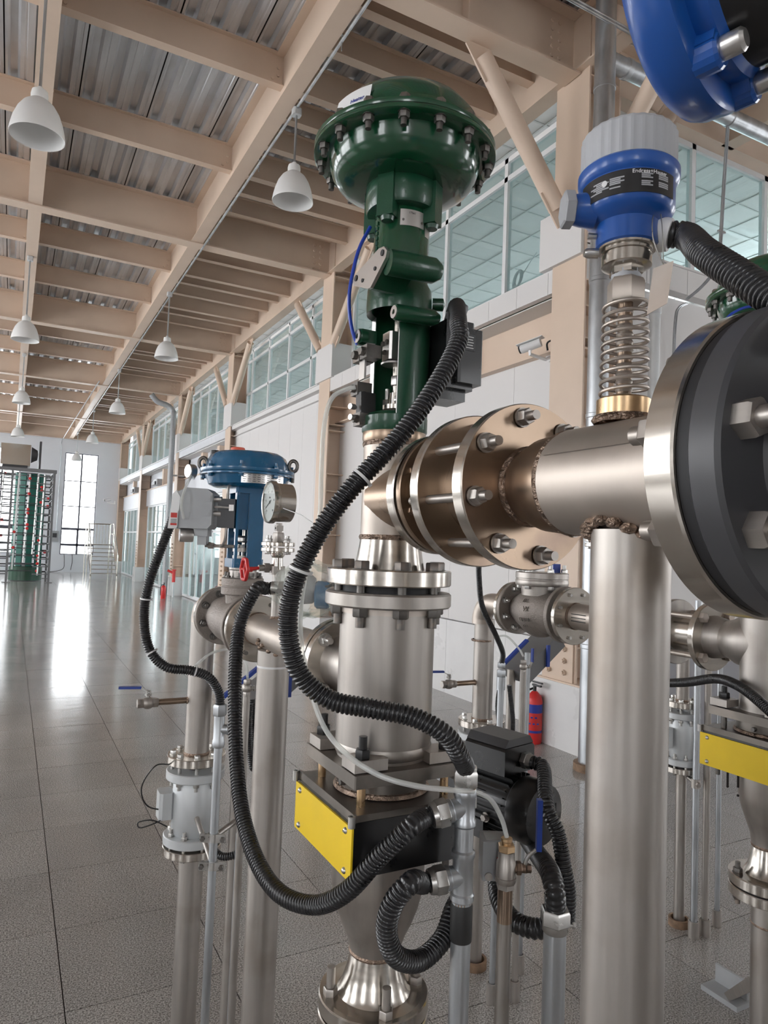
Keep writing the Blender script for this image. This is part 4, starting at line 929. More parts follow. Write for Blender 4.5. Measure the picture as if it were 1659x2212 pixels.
# ---------------------------------------------------------------- lower reducer and bottom flange
t = thing('lower_reducer', 'bottle-shaped stainless reducer under the front gate box', 'pipe', (AX, AY, 0))
part(MB().lathe([(.0835, 1.2075), (.0835, 1.150), (.081, 1.132), (.0745, 1.105), (.064, 1.078), (.0535, 1.056), (.048, 1.040), (.0455, 1.028)][::-1], (AX, AY, 0), UZ, 56), 'cone', 'ssraw', t)
weldring(t, (AX, AY, 1.027), UZ, .0455, .004)
part(MB().lathe([(.098, .955), (.066, .958), (.060, .966), (.050, .995), (.0445, 1.026)], (AX, AY, 0), UZ, 56), 'weld_neck', 'ssflange', t)
flange(t, (AX, AY, .930), UZ, .0985, .026, .02, 'ssflange', 64, 'flange')
part(MB().disc((AX, AY, .926), UZ, .080, .004, 40), 'gasket', 'gasket', t)
flange(t, (AX, AY, .900), UZ, .0985, .026, .02, 'ssflange', 64, 'flange')
part(MB().cyl((AX, AY, 0), (AX, AY, .901), .045, 40), 'down_pipe', 'ssraw', t)
bolts(t, (AX, AY, .900), UZ, .079, 4, .0115, .0555, 'ssraw', a0=R(78), name='flange_bolt', head='stud')
bm = mk(MB().cyl((0, 0, 0), (0, 0, .034), .0076, 14), 'ssraw', 'stud_end')
X, Y, Z = frame_z(UZ)
for k in range(4):
    a = R(78)+PI/2*k; inst(bm, 'stud_end', t, V((AX, AY, .970))+X*(.079*math.cos(a))+Y*(.079*math.sin(a)))
# ---------------------------------------------------------------- spring probe and blue transmitter
TX, TY = AX, .583
t = thing('spring_probe', 'coiled steel spring probe screwed into the large pipe', 'probe', (TX, TY, 1.90))
zp = lambda py: zat(TX, TY, py)
pxr = lambda w, py: w/2*proj((TX, TY, zp(py)))[2]/FPX
part(MB().lathe([(.028, 0), (.0305, .001), (.0305, .020), (.028, .022)], (TX, TY, zp(903)), UZ, 36), 'boss', 'brass', t)
part(MB().lathe([(.033, -.006), (.036, -.002), (.033, .003)], (TX, TY, zp(905)), UZ, 36, caps=False), 'weld_bead', 'weld', t)
part(MB().hexp((TX, TY, zp(885)), UZ, .018, .016), 'bushing', 'ssflange', t)
part(MB().cyl((TX, TY, zp(880)), (TX, TY, zp(640)), .0085, 20), 'probe_rod', 'ssbrown', t)
for k in range(12): z = zp(860-17*k); part(MB().lathe([(.0085, -.003), (.0098, 0), (.0085, .003)], (TX, TY, z), UZ, 18, caps=False), 'rod_rib', 'ss', t)
pts = []; z0, z1 = zp(858), zp(655); turns = 10
for i in range(turns*24+1):
    f = i/(turns*24); a = 2*PI*turns*f; rr = .0265-.002*f
    pts.append(V((TX+rr*math.cos(a), TY+rr*math.sin(a), z0+(z1-z0)*f)))
part(MB().tube(pts, .0022, 8), 'coil_spring', 'ss', t)
part(MB().hexp((TX, TY, zp(655)), UZ, .0215, zp(605)-zp(655)), 'lower_hex', 'ss', t)
part(MB().lathe([(.017, 0), (.017, .010)], (TX, TY, zp(606)), UZ, 24), 'spacer', 'greycap', t)
part(MB().hexp((TX, TY, zp(597)), UZ, .0195, zp(572)-zp(597)), 'upper_hex', 'ssflange', t)
zq = lambda py: zp(py+26*min(1.0, max(0.0, (600-py)/150)))
t = thing('pressure_transmitter', 'blue pressure transmitter with grey ribbed cap above the spring probe', 'transmitter', (TX, TY, zq(575)))
part(MB().lathe([(.022, zq(577)), (.0285, zq(572)), (.0285, zq(548)), (.0275, zq(547)), (.0275, zq(543)), (.0295, zq(541)), (.0295, zq(532)), (.033, zq(531)), (.033, zq(522))], (TX, TY, 0), UZ, 36), 'sensor_neck', 'ssflange', t)
part(MB().lathe([(.030, zq(530)), (.0355, zq(522)), (.0355, zq(468)), (.040, zq(462)), (.048, zq(452)), (.0525, zq(440)), (.0525, zq(386)), (.056, zq(380)), (.0575, zq(372)), (.0575, zq(357)), (.055, zq(352))], (TX, TY, 0), UZ, 48), 'housing', 'bluet', t)
prof = []
b = MB(); n = 56; vs = []; zt0, zt1 = zq(356), zq(275)
for z, k in ((zt0, 1.0), (zt1-.004, 1.0), (zt1, .95)):
    for i in range(n*2):
        a = PI*i/n; rr = (.0545 if (i//2) % 2 else .0535)*k; vs.append((TX+rr*math.cos(a), TY+rr*math.sin(a), z))
m2 = n*2; fs = [(j*m2+i, j*m2+(i+1) % m2, (j+1)*m2+(i+1) % m2, (j+1)*m2+i) for j in range(2) for i in range(m2)]+[tuple(2*m2+i for i in range(m2)), tuple(range(m2-1, -1, -1))]
b.add(vs, fs); part(b, 'ribbed_cap', 'greycap', t, smooth=20)
at = math.atan2(-TY, -TX)
def twrap(u, v, w, ac=at, rr=.0531): a = ac+u/rr; return (TX+(rr+w)*math.cos(a), TY+(rr+w)*math.sin(a), v)
b = MB(); k = 24; vs = []; zl0, zl1 = zq(437), zq(389)
for v in (zl0, zl1):
    for i in range(k+1): vs.append(twrap(-.065+.125*i/k, v, .0003))
b.add(vs, [(i, i+1, k+2+i, k+1+i) for i in range(k)]); part(b, 'rating_label', 'black', t)
ZL = lambda f: zl0+(zl1-zl0)*f
def lab(s, u, f, size, m='inkwhite'): text(s, V(), V((1, 0, 0)), V((0, 1, 0)), size, m, t, wrap=lambda x, y, z: twrap(x+u, ZL(f)+y, .0006+z))
lab('Endress+Hauser', .004, .80, .0062); lab('CE', -.060, .08, .009)
b = MB()
for j, f in enumerate((.74, .66, .58, .50, .42, .34, .26)):
    for u, w in ((-.045+.004*(j % 3), .016), (-.020, .012+.004*(j % 2)), (.014, .013-.003*(j % 2)), (.034, .014)):
        if (j*7+int(u*1000)) % 5 == 0: continue
        q = [V(twrap(u+du, ZL(f)+dv, .0006)) for du, dv in ((0, 0), (w/2, 0), (w, 0), (w, .0016), (w/2, .0016), (0, .0016))]; b.add(q, [(0, 1, 4, 5), (1, 2, 3, 4)])
part(b, 'label_print', 'greycap', t, smooth=0)
part(MB().disc(V(twrap(-.026, ZL(.58), .0003)), V(twrap(-.026, 0, 1))-V(twrap(-.026, 0, 0)), .0034, .0006, 16), 'seal_dot', 'inkwhite', t)
dl = -RT.copy(); dl.z = 0; dl.normalize()
pl = V((TX, TY, zq(432)))+dl*.050
part(MB().lathe([(.021, -.01), (.019, .006), (.017, .014)], pl, dl, 24), 'side_boss', 'bluet', t)
part(MB().hexp(pl+dl*.014, dl, .0215, .013).lathe([(.012, .0), (.0115, .012)], pl+dl*.012, dl, 18), 'side_plug', 'greycap', t)
pg = V((TX, TY, zq(492)))+RT*.036-FW*.006; dg_ = (RT*.85-FW*.45-UP*.25).normalized()
part(MB().lathe([(.02, -.02), (.0195, .004), (.018, .012)], pg, dg_, 24), 'gland_boss', 'white', t)
part(MB().lathe([(.006, 0), (.006, .012), (.004, .016)], V((TX, TY, zq(540)))+dl*.034, dl, 14), 'ground_screw', 'bolt', t)
part(MB().lathe([(.0035, 0), (.0035, .01)], V((TX, TY, zq(495)))+dl*.036, dl, 10), 'small_screw', 'bolt', t)
# hanging metal tag with wire
t = thing('metal_tag', 'blank steel tag hanging on a wire from the transmitter', 'tag', dep(1432, 620, .80))
ZT = .785
tp = [dep(px, py, z) for px, py, z in ((1411, 580, ZT), (1455, 563, ZT-.012), (1441, 655, ZT-.012), (1397, 680, ZT))]
nn = (tp[1]-tp[0]).cross(tp[3]-tp[0]).normalized()*.0008
part(MB().add(tp+[p+nn for p in tp], [(0, 1, 2, 3), (7, 6, 5, 4), (0, 4, 5, 1), (1, 5, 6, 2), (2, 6, 7, 3), (3, 7, 4, 0)]), 'tag_plate', 'ss', t, smooth=0)
part(MB().tube(catmull([dep(1414, 458, .80), dep(1409, 480, .785), dep(1412, 520, .78), dep(1433, 574, ZT-.004)]), .0007, 6).tube(catmull([dep(1426, 450, .80), dep(1431, 500, .785), dep(1433, 574, ZT-.004)]), .0006, 6), 'wire', 'bolt', t)
# black flexible conduit from the transmitter
hose('flexible_conduit', [pg+dg_*.004, pg+dg_*.03, dep(1520, 545, .72), dep(1590, 592, .66), dep(1665, 640, .62), dep(1760, 690, .58)], .0155, 'black flexible conduit leaving the blue transmitter to the right', 'black corrugated hoses', .0055)
# ---------------------------------------------------------------- blue transmitter head at the top right corner
C0 = dep(1545, -38, .43); dn = (-FW*.72+RT*.68+UP*.03).normalized()
t = thing('actuator_head', 'blue cast housing with a black barrel at the top right corner', 'actuator', C0)
part(MB().lathe([(.066, -.030), (.071, -.026), (.0735, -.020), (.0745, -.006), (.0735, -.002), (.070, .0), (.045, .001)], C0, dn, 72), 'housing_flange', 'bluet', t)
part(MB().lathe([(.058, -.002), (.060, .004), (.060, .012), (.056, .016)], C0, dn, 56), 'housing_neck', 'bluet', t)
part(MB().lathe([(.056, .0), (.056, .16), (.052, .17)], C0+dn*.004, dn, 56), 'barrel', 'blackmetal', t)
hb = (-RT*.75-UP*.55); hb = (hb-dn*hb.dot(dn)).normalized(); hs2 = dn.cross(hb)
for a in (-2.3, -1.4, -.5, .4, 1.3):
    d = hb*math.cos(a)+hs2*math.sin(a)
    part(MB().obox(C0+d*.058+dn*.004, .016, .022, .014, d, dn.cross(d), dn).lathe([(.0105, -.003), (.0105, .010), (.009, .012)], C0+d*.064, dn, 18), 'flange_lug', 'bluet', t, smooth=0)
    part(MB().lathe([(.0065, 0), (.0068, .002), (.0068, .012), (.005, .014), (.0, .0145)], C0+d*.064+dn*.011, dn, 18), 'lug_bolt', 'plate', t)
# ================================================================ LEFT LINE (blue control valve)
Lp = lambda y: V((AX, y, LZ))
ya = discY(AX, LZ, .092, 420); yb1 = discY(AX, LZ, .092, 479)
def ballvalve(name, c, d, up, s, label, grp=None, handle='bluegrip', hdir=None, parent=None):
    """small two piece ball valve: body along d, lever on the up side"""
    c = V(c); d = V(d).normalized(); up = V(up).normalized(); t = parent or thing(name, label, 'valve', c, grp)
    part(MB().hexp(c-d*2.1*s, d, 1.0*s, 1.2*s).lathe([(.95*s, -.9*s), (1.15*s, -.6*s), (1.25*s, 0), (1.15*s, .6*s), (.95*s, .9*s)], c, d, 20).hexp(c+d*.9*s, d, 1.0*s, 1.2*s), 'valve_body', 'ssraw', t)
    part(MB().cyl(c+up*1.0*s, c+up*2.3*s, .42*s, 12).hexp(c+up*1.5*s, up, .7*s, .45*s).hexp(c+up*2.15*s, up, .55*s, .4*s), 'valve_stem', 'bolt', t)
    h = V(hdir).normalized() if hdir is not None else d
    sd = up.cross(h).normalized(); p = c+up*2.0*s
    part(MB().add([p-sd*.5*s-h*.4*s, p+sd*.5*s-h*.4*s, p+sd*.5*s+h*1.6*s+up*1.0*s, p-sd*.5*s+h*1.6*s+up*1.0*s]+[q+up*.2*s for q in (p-sd*.5*s-h*.4*s, p+sd*.5*s-h*.4*s, p+sd*.5*s+h*1.6*s+up*1.0*s, p-sd*.5*s+h*1.6*s+up*1.0*s)], [(3,2,1,0),(4,5,6,7),(0,1,5,4),(1,2,6,5),(2,3,7,6),(3,0,4,7)]), 'lever', 'bolt', t, smooth=0)
    q = p+h*3.6*s+up*1.15*s
    part(MB().obox(q, 4.4*s, 1.1*s, .45*s, h, sd, up), 'handle_grip', handle, t, smooth=0)
    return t
def riser(x, y, label, grp, zt, r=.042, branch=True, blab='', zf=1.0, lo=0.0, rb=.0, fr=.1):
    t = thing('meter_riser', label, 'pipe', (x, y, 0), grp)
    part(MB().cyl((x, y, zf), (x, y, zt), r, 36), 'upper_pipe', 'ssraw', t); weldring(t, (x, y, zf+.002), UZ, r, .005)
    flange(t, (x, y, zf-.028), UZ, fr, .028, .03, 'ssflange', 48)
    bolts(t, (x, y, zf+.001), -UZ, fr*.79, 8, .0095, .086, 'bolt', a0=.2)
    part(MB().ring((x, y, zf-.082), UZ, fr*.3, fr, .03, 48, .003), 'meter_flange', 'galvpaint', t)
    part(MB().lathe([(fr*.66, zf-.275), (fr*.745, zf-.262), (fr*.745, zf-.10), (fr*.66, zf-.084)], (x, y, 0), UZ, 44), 'flow_tube', 'galvpaint', t)
    part(MB().ring((x, y, zf-.30), UZ, fr*.3, fr, .03, 48, .003), 'meter_flange', 'galvpaint', t)
    flange(t, (x, y, zf-.335), UZ, fr, .026, .03, 'ssflange', 48)
    bolts(t, (x, y, zf-.333), UZ, fr*.79, 8, .0095, .063, 'bolt', a0=.2)
    part(MB().cyl((x, y, lo), (x, y, zf-.332), r if not rb else rb, 36), 'lower_pipe', 'ssraw', t)
    part(MB().ring((x, y, 0), UZ, (rb or r)+.012, (rb or r)+.022, .035, 28).ring((x, y, 0), UZ, (rb or r), (rb or r)+.014, .012, 28), 'floor_collar', 'rust', t)
    part(MB().cbox((x-.095, y+.02, zf-.17), (.05, .07, .09), .01), 'meter_terminal', 'galvpaint', t, smooth=0)
    if branch:
        z = 1.185; part(MB().cyl((x, y, z), (x-.145, y, z), .0105, 16), 'branch_pipe', 'ssbrown', t); weldring(t, (x-r, y, z), (1, 0, 0), .0105, .004, 18)
        ballvalve('ball_valve', (x-.175, y, z), (1, 0, 0), (0, 0, 1), .0165, blab, 'drain ball valves', hdir=(-.8, .2, 0))
    return t
RG = 'vertical meter pipes with flanged flow tubes'
rl_ = riser(AX, 2.50, 'vertical pipe with a flanged grey flow meter at the left', RG, LZ-.05, blab='small steel ball valve sticking out of the left pipe')
def wire(name, pts, r, lab, m='black'):
    o = part(MB().tube(catmull(pts, 10), r, 8), name, m); tag(o, lab, 'wire'); return o
wire('sensor_wire', [dep(368, 1651, 2.4), dep(335, 1655, 2.35), dep(306, 1700, 2.35), dep(318, 1740, 2.37), dep(362, 1752, 2.42)], .0024, 'black wire arcing beside the left flow meter')
wire('sensor_wire', [dep(360, 1785, 2.4), dep(330, 1772, 2.36), dep(300, 1776, 2.36), dep(302, 1788, 2.36), dep(330, 1780, 2.36), dep(362, 1765, 2.42)], .0024, 'small looped black wire below the left flow meter')
# elbow and pipe to the valve
t = thing('feed_pipe', 'stainless pipe joining the left riser and blue valve to the spool', 'pipe', Lp(1.9)-V((0, 0, .05)))
el = [V((AX, 2.50, LZ-.06)), V((AX, 2.50, LZ-.03)), V((AX, 2.485, LZ-.01)), V((AX, 2.46, LZ)), V((AX, 2.40, LZ)), V((AX, ya+.02, LZ))]
part(MB().tube(catmull(el, 8), .042, 32), 'elbow', 'ss', t)
flange(t, Lp(ya+.020), NY, .092, .018, .03, 'ssflange', 56)
flange(t, Lp(yb1-.022), NY, .092, .018, .03, 'ssflange', 56)
part(MB().cyl(Lp(yb1-.035), Lp(tf+.03), .043, 36), 'pipe_run', 'ss', t); weldring(t, Lp(yb1-.041), NY, .043, .006)
flange(t, Lp(tf+.026), NY, .088, .018, .03, 'ssflange', 56)
bolts(t, Lp(tf+.028), NY, .071, 4, .0105, .048, 'bolt', a0=.8, head='stud')
# support leg under the feed pipe
t = thing('support_leg', 'round dull steel support leg under the left feed pipe', 'pipe', (AX, 1.745, 0))
part(MB().cyl((AX, 1.745, 0), (AX, 1.745, LZ-.038), .0415, 40), 'leg', 'ssraw', t)
for k in range(14):
    a = 2*PI*k/14; part(MB().sphere(V((AX+.042*math.cos(a), 1.745+.042*math.sin(a), LZ-math.sqrt(max(0, .043**2-(.042*math.cos(a))**2))-.002)), .008, 8, 1, 1, .7), 'weld_bead', 'weld', t)
part(MB().cbox((AX, 1.745, .006), (.15, .15, .012)), 'foot_plate', 'ssraw', t, smooth=0)
# ---- blue control valve
BX, BY = AX, 2.05; zB = lambda py: zat(BX, BY, py)
t = thing('control_valve', 'blue diaphragm control valve with lifting eyes on the left line', 'valve', (BX, BY, LZ-.09)); bv = t
part(MB().lathe([(.060, -.16), (.064, -.13), (.072, -.06), (.074, 0), (.072, .06), (.064, .13), (.060, .16)], (BX, (ya+yb1)/2, LZ), (0, 1, 0), 36), 'body', 'cast', t)
for yy, d in ((ya-.001, -1), (yb1+.001, 1)):
    flange(t, Lp(yy if d < 0 else yy+.018), NY, .092, .018, .03, 'cast', 56, 'body_flange')
bolts(t, Lp(ya+.022), NY, .073, 8, .0092, .044, 'boltdark', a0=.3, head='stud'); bolts(t, Lp(yb1+.020), NY, .073, 8, .0092, .044, 'boltdark', a0=.3, head='stud')
part(MB().lathe([(.045, LZ+.04), (.05, zB(1283))], (BX, BY, 0), UZ, 32), 'body_neck', 'cast', t)
part(MB().lathe([(.060, zB(1284)), (.062, zB(1282)), (.062, zB(1268)), (.060, zB(1267)), (.060, zB(1265)), (.062, zB(1264)), (.062, zB(1249)), (.058, zB(1247))], (BX, BY, 0), UZ, 40), 'bonnet_flange', 'cast', t)
bolts(t, (BX, BY, zB(1250)), UZ, .051, 8, .007, .001, 'boltdark', a0=.3, name='bonnet_bolt')
part(MB().lathe([(.04, zB(1248)), (.04, zB(1232)), (.042, zB(1230)), (.042, zB(1222))], (BX, BY, 0), UZ, 32), 'bonnet', 'ssraw', t)
# yoke: C-shaped column
b = MB(); z0, z1 = zB(1226), zB(1046)
for dx, dy, sx, sy in ((.018, -.042, .046, .016), (.036, .0, .016, .080), (.0, .042, .080, .016)): b.cbox((BX+dx, BY+dy, (z0+z1)/2), (sx, sy, z1-z0), .003)
b.box((BX-.042, BY-.036, zB(1145)), (BX+.01, BY-.030, z1)); part(b, 'yoke', 'blue', t, smooth=0)
part(MB().cbox((BX, BY, zB(1216)), (.092, .1, .026), .008), 'yoke_foot', 'blue', t, smooth=0)
part(MB().cbox((BX, BY, zB(1060)), (.092, .1, .022), .006), 'yoke_head', 'blue', t, smooth=0)
part(MB().box((BX-.044, BY-.052, zB(1150)), (BX-.036, BY-.032, zB(1066))).box((BX-.044, BY-.052, zB(1225)), (BX-.036, BY-.042, zB(1150))), 'yoke_flange', 'blue', t, smooth=0)
part(MB().cyl((BX, BY, zB(1226)), (BX, BY, zB(1050)), .008, 14), 'stem', 'ssflange', t)
part(MB().lathe([(.014, 0), (.019, .004), (.019, .014), (.012, .020)], (BX-.01, BY-.01, zB(1172)), UZ, 20).cbox((BX-.012, BY-.012, zB(1166)), (.024, .024, .012)), 'stem_clamp', 'plate', t)
part(MB().disc((BX-.004, BY, zB(1192)), UZ, .030, .012, 24).disc((BX-.004, BY, zB(1206)), UZ, .03, .008, 24), 'packing_flange', 'ssraw', t)
for dy in (-.02, .02): part(MB().hexp((BX-.01, BY+dy, zB(1186)), UZ, .008, .012).cyl((BX-.01, BY+dy, zB(1210)), (BX-.01, BY+dy, zB(1176)), .004, 10), 'packing_stud', 'bolt', t)
# diaphragm case: lobed cover and bowl
b = MB(); n = 72; vs = []; rows = [(.139, zB(1025), 0), (.1405, zB(1021), 0), (.1405, zB(1018), 0), (.126, zB(1017), 0), (.124, zB(1010), .010), (.121, zB(1000), .028), (.112, zB(988), .035), (.095, zB(981), .02), (.06, zB(978), 0), (.0005, zB(977), 0)]
for r, z, lob in rows:
    for i in range(n):
        a = 2*PI*i/n; rr = r*(1-lob*(.5+.5*math.cos(12*a))); vs.append((BX+rr*math.cos(a), BY+rr*math.sin(a), z))
b.add(vs, [(j*n+i, j*n+(i+1) % n, (j+1)*n+(i+1) % n, (j+1)*n+i) for j in range(len(rows)-1) for i in range(n)]); part(b, 'cover', 'blue', t)
part(MB().lathe([(.1395, zB(1026)), (.1405, zB(1028)), (.1405, zB(1031)), (.126, zB(1032)), (.121, zB(1040)), (.115, zB(1050)), (.10, zB(1055)), (.05, zB(1057))][::-1], (BX, BY, 0), UZ, 56), 'bowl', 'blue', t)
bolts(t, (BX, BY, zB(1032)), UZ, .132, 8, .0065, .020, 'blue', a0=.35, name='case_bolt')
part(MB().lathe([(.022, 0), (.021, .014), (.019, .016)], (BX-.028, BY+.02, zB(979)), UZ, 24), 'vent_cap', 'redcap', t)
part(MB().lathe([(.014, 0), (.014, .02)], (BX-.085, BY+.07, zB(988)), UZ, 16), 'breather', 'black', t)
for s in (-1, 1):
    c = V((BX, BY, zB(1004)))+V((RT.x, RT.y, 0)).normalized()*(.136*s); pts = []
    for i in range(25): a = 2*PI*i/24; pts.append(c+V((RT.x, RT.y, 0)).normalized()*(.0125*math.cos(a))+UZ*(.0165*math.sin(a)))
    part(MB().tube(pts, .0055, 10).cyl(c-UZ*.018, c-UZ*.05, .0055, 10), 'lifting_eye', 'boltdark', t)
# name strip on the bowl, facing the camera side
ab = math.atan2(-BY, -BX); b = MB(); k = 14; vs = []
for z in (zB(1050), zB(1030)):
    for i in range(k+1): a = ab-R(8)+R(62)*i/k; vs.append((BX+.1275*math.cos(a), BY+.1275*math.sin(a), z))
b.add(vs, [(i, i+1, k+2+i, k+1+i) for i in range(k)]); part(b, 'name_strip', 'plate', t)
b = MB()
for j in range(4):
    for i in range(9): a = ab-R(4)+R(6.2)*i; c = V((BX+.128*math.cos(a), BY+.128*math.sin(a), zB(1046.5-4.2*j))); b.obox(c, .0006, .009-.003*((i+j) % 3 == 0), .0016, V((math.cos(a), math.sin(a), 0)), V((-math.sin(a), math.cos(a), 0)), UZ)
part(b, 'strip_print', 'greydark', t, smooth=0)
# ---- positioner of the blue valve
t = thing('valve_positioner', 'grey box positioner with small gauges on the blue valve', 'positioner', (BX-.14, BY, zB(1145)))
lv = V((RT.x, RT.y, 0)).normalized(); fv = V((FW.x, FW.y, 0)).normalized()
pc = dep(432, 1100, 2.06)
part(MB().extr([(-.05, -.058), (.035, -.058), (.046, -.045), (.046, .045), (.03, .058), (-.03, .060), (-.058, .045), (-.068, -.03)], pc-fv*.045, lv, UZ, fv*.09), 'housing', 'greymetal', t, smooth=0)
part(MB().extr([(-.078, -.060), (-.052, -.060), (-.045, .03), (-.058, .050), (-.068, .04)], pc-fv*.048, lv, UZ, fv*.095), 'front_cover', 'white', t, smooth=0)
b = MB(); b.obox(pc+lv*-.060-fv*.051+UZ*-.032, .022, .002, .046, lv, fv, UZ); part(b, 'warning_label', 'white', t, smooth=0)
b = MB(); b.obox(pc+lv*-.060-fv*.0524+UZ*-.022, .018, .001, .014, lv, fv, UZ); b.obox(pc+lv*-.060-fv*.0524+UZ*-.048, .018, .001, .006, lv, fv, UZ); part(b, 'label_print', 'inkred', t, smooth=0)
b = MB()
for k in range(6): b.obox(pc+lv*-.060-fv*.0524+UZ*(-.033-.0022*k), .017, .001, .001, lv, fv, UZ)
part(b, 'label_print', 'greydark', t, smooth=0)
for dz in (.03, -.012):
    part(MB().obox(pc+lv*.033-fv*.046+UZ*dz, .018, .003, .018, lv, fv, UZ).disc(pc+lv*.035-fv*.048+UZ*dz, -fv, .003, .001, 12), 'port_pad', 'greymetal', t, smooth=0)
    part(MB().cyl(pc+lv*.045-fv*.02+UZ*dz, pc+lv*.068-fv*.02+UZ*dz, .0085, 14), 'port_boss', 'plate', t)
part(MB().obox(pc+lv*.083+UZ*-.01, .05, .05, .085, lv, fv, UZ), 'mount_block', 'greydark', t, smooth=0)
part(MB().cyl(pc+lv*.05-fv*.03+UZ*.008, pc+lv*.105-fv*.03+UZ*.006, .004, 10).obox(pc+lv*.10-fv*.03+UZ*.006, .014, .012, .018, lv, fv, UZ), 'feedback_lever', 'plate', t)
part(MB().obox(pc+lv*.012+UZ*-.068, .04, .05, .022, lv, fv, UZ).obox(pc+lv*.014+UZ*-.09, .026, .035, .03, lv, fv, UZ), 'air_block', 'greymetal', t, smooth=0)
g = pc+lv*-.052-fv*.02+UZ*-.078
gd = (lv*-.9-fv*.4).normalized()
part(MB().lathe([(.019, 0), (.020, .004), (.020, .034), (.0185, .038)], g-gd*.02+lv*.02, gd, 24), 'air_gauge', 'plate', t); part(MB().disc(g-gd*.02+lv*.02+gd*.0375, gd, .0165, .001, 24), 'gauge_face', 'white', t)
g = pc+lv*-.045+fv*.08+UZ*.118
part(MB().lathe([(.021, 0), (.022, .003), (.022, .02), (.02, .022)], g, (lv*-.7-fv*.7), 24), 'case_gauge', 'plate', t)
part(MB().tube(catmull([pc+lv*.03+UZ*-.098, pc+lv*.06+UZ*-.106, pc+lv*.075-fv*.01+UZ*-.10, pc+lv*.084-fv*.02+UZ*-.07, pc+lv*.084-fv*.02+UZ*.03, pc+lv*.084-fv*.01+UZ*.085]), .0038, 8).cyl(pc+lv*.02+UZ*-.106, pc+lv*.11+UZ*-.106, .005, 8).hexp(pc+lv*.03+UZ*-.106, lv, .010, .016), 'air_pipe', 'ssraw', t)
wire('clear_air_tube', [g+V((0, 0, -.02)), dep(412, 1032, 2.05), dep(399, 1058, 2.0), dep(392, 1090, 1.98), dep(397, 1120, 2.0)], .004, 'short clear air tube curving beside the grey positioner', 'cleartube')
# ---- pressure gauge on its stand
GX, GY = AX, 1.75; zG = lambda py: zat(GX, GY, py)
t = thing('pressure_gauge', 'round steel pressure gauge on a flanged stem beside the blue valve', 'gauge', (GX, GY, LZ+.04))
gc = V((GX+.012, GY, zG(1086)))
part(MB().lathe([(.0505, .003), (.0515, -.004), (.0545, -.005), (.056, 0), (.056, .010), (.051, .014), (.050, .055), (.0001, .056)], gc-V((.040, 0, 0)), (1, 0, 0), 48, caps=False), 'case', 'ssflange', t)
part(MB().disc(gc-V((.0385, 0, 0)), (-1, 0, 0), .0505, .001, 48), 'dial', 'white', t)
b = MB()
for k in range(26):
    a = R(225-270*k/25); d = V((0, -math.cos(a), math.sin(a))); e = V((0, -d.z, d.y)); L2 = .008 if k % 5 == 0 else .004
    b.obox(gc-V((.0397, 0, 0))+d*(.045-L2/2), .0004, .0009, L2, V((1, 0, 0)), e, d)
a = R(205); d = V((0, -math.cos(a), math.sin(a))); b.obox(gc-V((.0405, 0, 0))+d*.012, .0006, .0028, .046, V((1, 0, 0)), V((0, -d.z, d.y)), d); b.disc(gc-V((.0402, 0, 0)), (-1, 0, 0), .004, .001, 14)
part(b, 'dial_marks', 'ink', t, smooth=0)
for k, s in enumerate(('0', '2', '4', '6', '8', '10')):
    a = R(225-54*k); d = V((0, -math.cos(a), math.sin(a))); text(s, gc-V((.0398, 0, 0))+d*.031+V((0, .003, -.003)), (0, -1, 0), (0, 0, 1), .008, 'ink', t, 'dial_number')
text('MPa', gc+V((-.0398, .007, .010)), (0, -1, 0), (0, 0, 1), .006, 'ink', t, 'dial_text')
part(MB().disc(gc-V((.0425, 0, 0)), (-1, 0, 0), .0512, .001, 48), 'gauge_glass', 'faceglass', t)
part(MB().cyl((GX, GY, zG(1180)), (GX, GY, zG(1130)), .008, 16).hexp((GX, GY, zG(1175)), UZ, .016, zG(1150)-zG(1175)).cbox((GX, GY, zG(1141)), (.018, .018, .014)), 'gauge_stem', 'ssraw', t)
text('316', V((GX-.0095, GY+.006, zG(1143))), (0, -1, 0), (0, 0, 1), .007, 'ink', t, 'stamp')
for p0, p1 in ((1180, 1171), (1192, 1183)): flange(t, (GX, GY, zG(p0)), UZ, .044, zG(p1)-zG(p0), .005, 'ssflange', 40)
bolts(t, (GX, GY, zG(1192)), UZ, .034, 4, .006, .027, 'bolt', a0=.3)
part(MB().lathe([(.016, zG(1230)), (.014, zG(1205)), (.018, zG(1200)), (.018, zG(1192))], (GX, GY, 0), UZ, 20), 'coupling', 'ssflange', t)
part(MB().cbox((GX, GY, zG(1232)), (.036, .03, .022), .004).cyl((GX, GY, zG(1225)), (GX-.05, GY, zG(1228)), .0085, 14).hexp((GX-.022, GY, zG(1227)), (-1, 0, 0), .014, .014), 'needle_valve', 'ssraw', t)
hw = V((GX-.088, GY-.002, zG(1231)))
part(MB().cyl((GX-.05, GY, zG(1228)), hw, .0045, 10).lathe([(.007, -.02), (.007, .0)], hw, (-1, 0, 0), 10), 'valve_spindle', 'red', t)
b = MB(); pts = []
for i in range(25): a = 2*PI*i/24; rr = .027+.002*math.cos(6*a); pts.append(hw+V((0, rr*math.cos(a), rr*math.sin(a))))
b.tube(pts, .0048, 10)
for k in range(3): a = 2*PI*k/3; b.cyl(hw, hw+V((0, .026*math.cos(a), .026*math.sin(a))), .0035, 8)
part(b, 'handwheel', 'red', t)
part(MB().cyl((GX, GY, LZ+.03), (GX, GY, zG(1235)), .011, 16), 'stub_pipe', 'ssraw', t); weldring(t, (GX, GY, LZ+.044), UZ, .011, .005, 20)
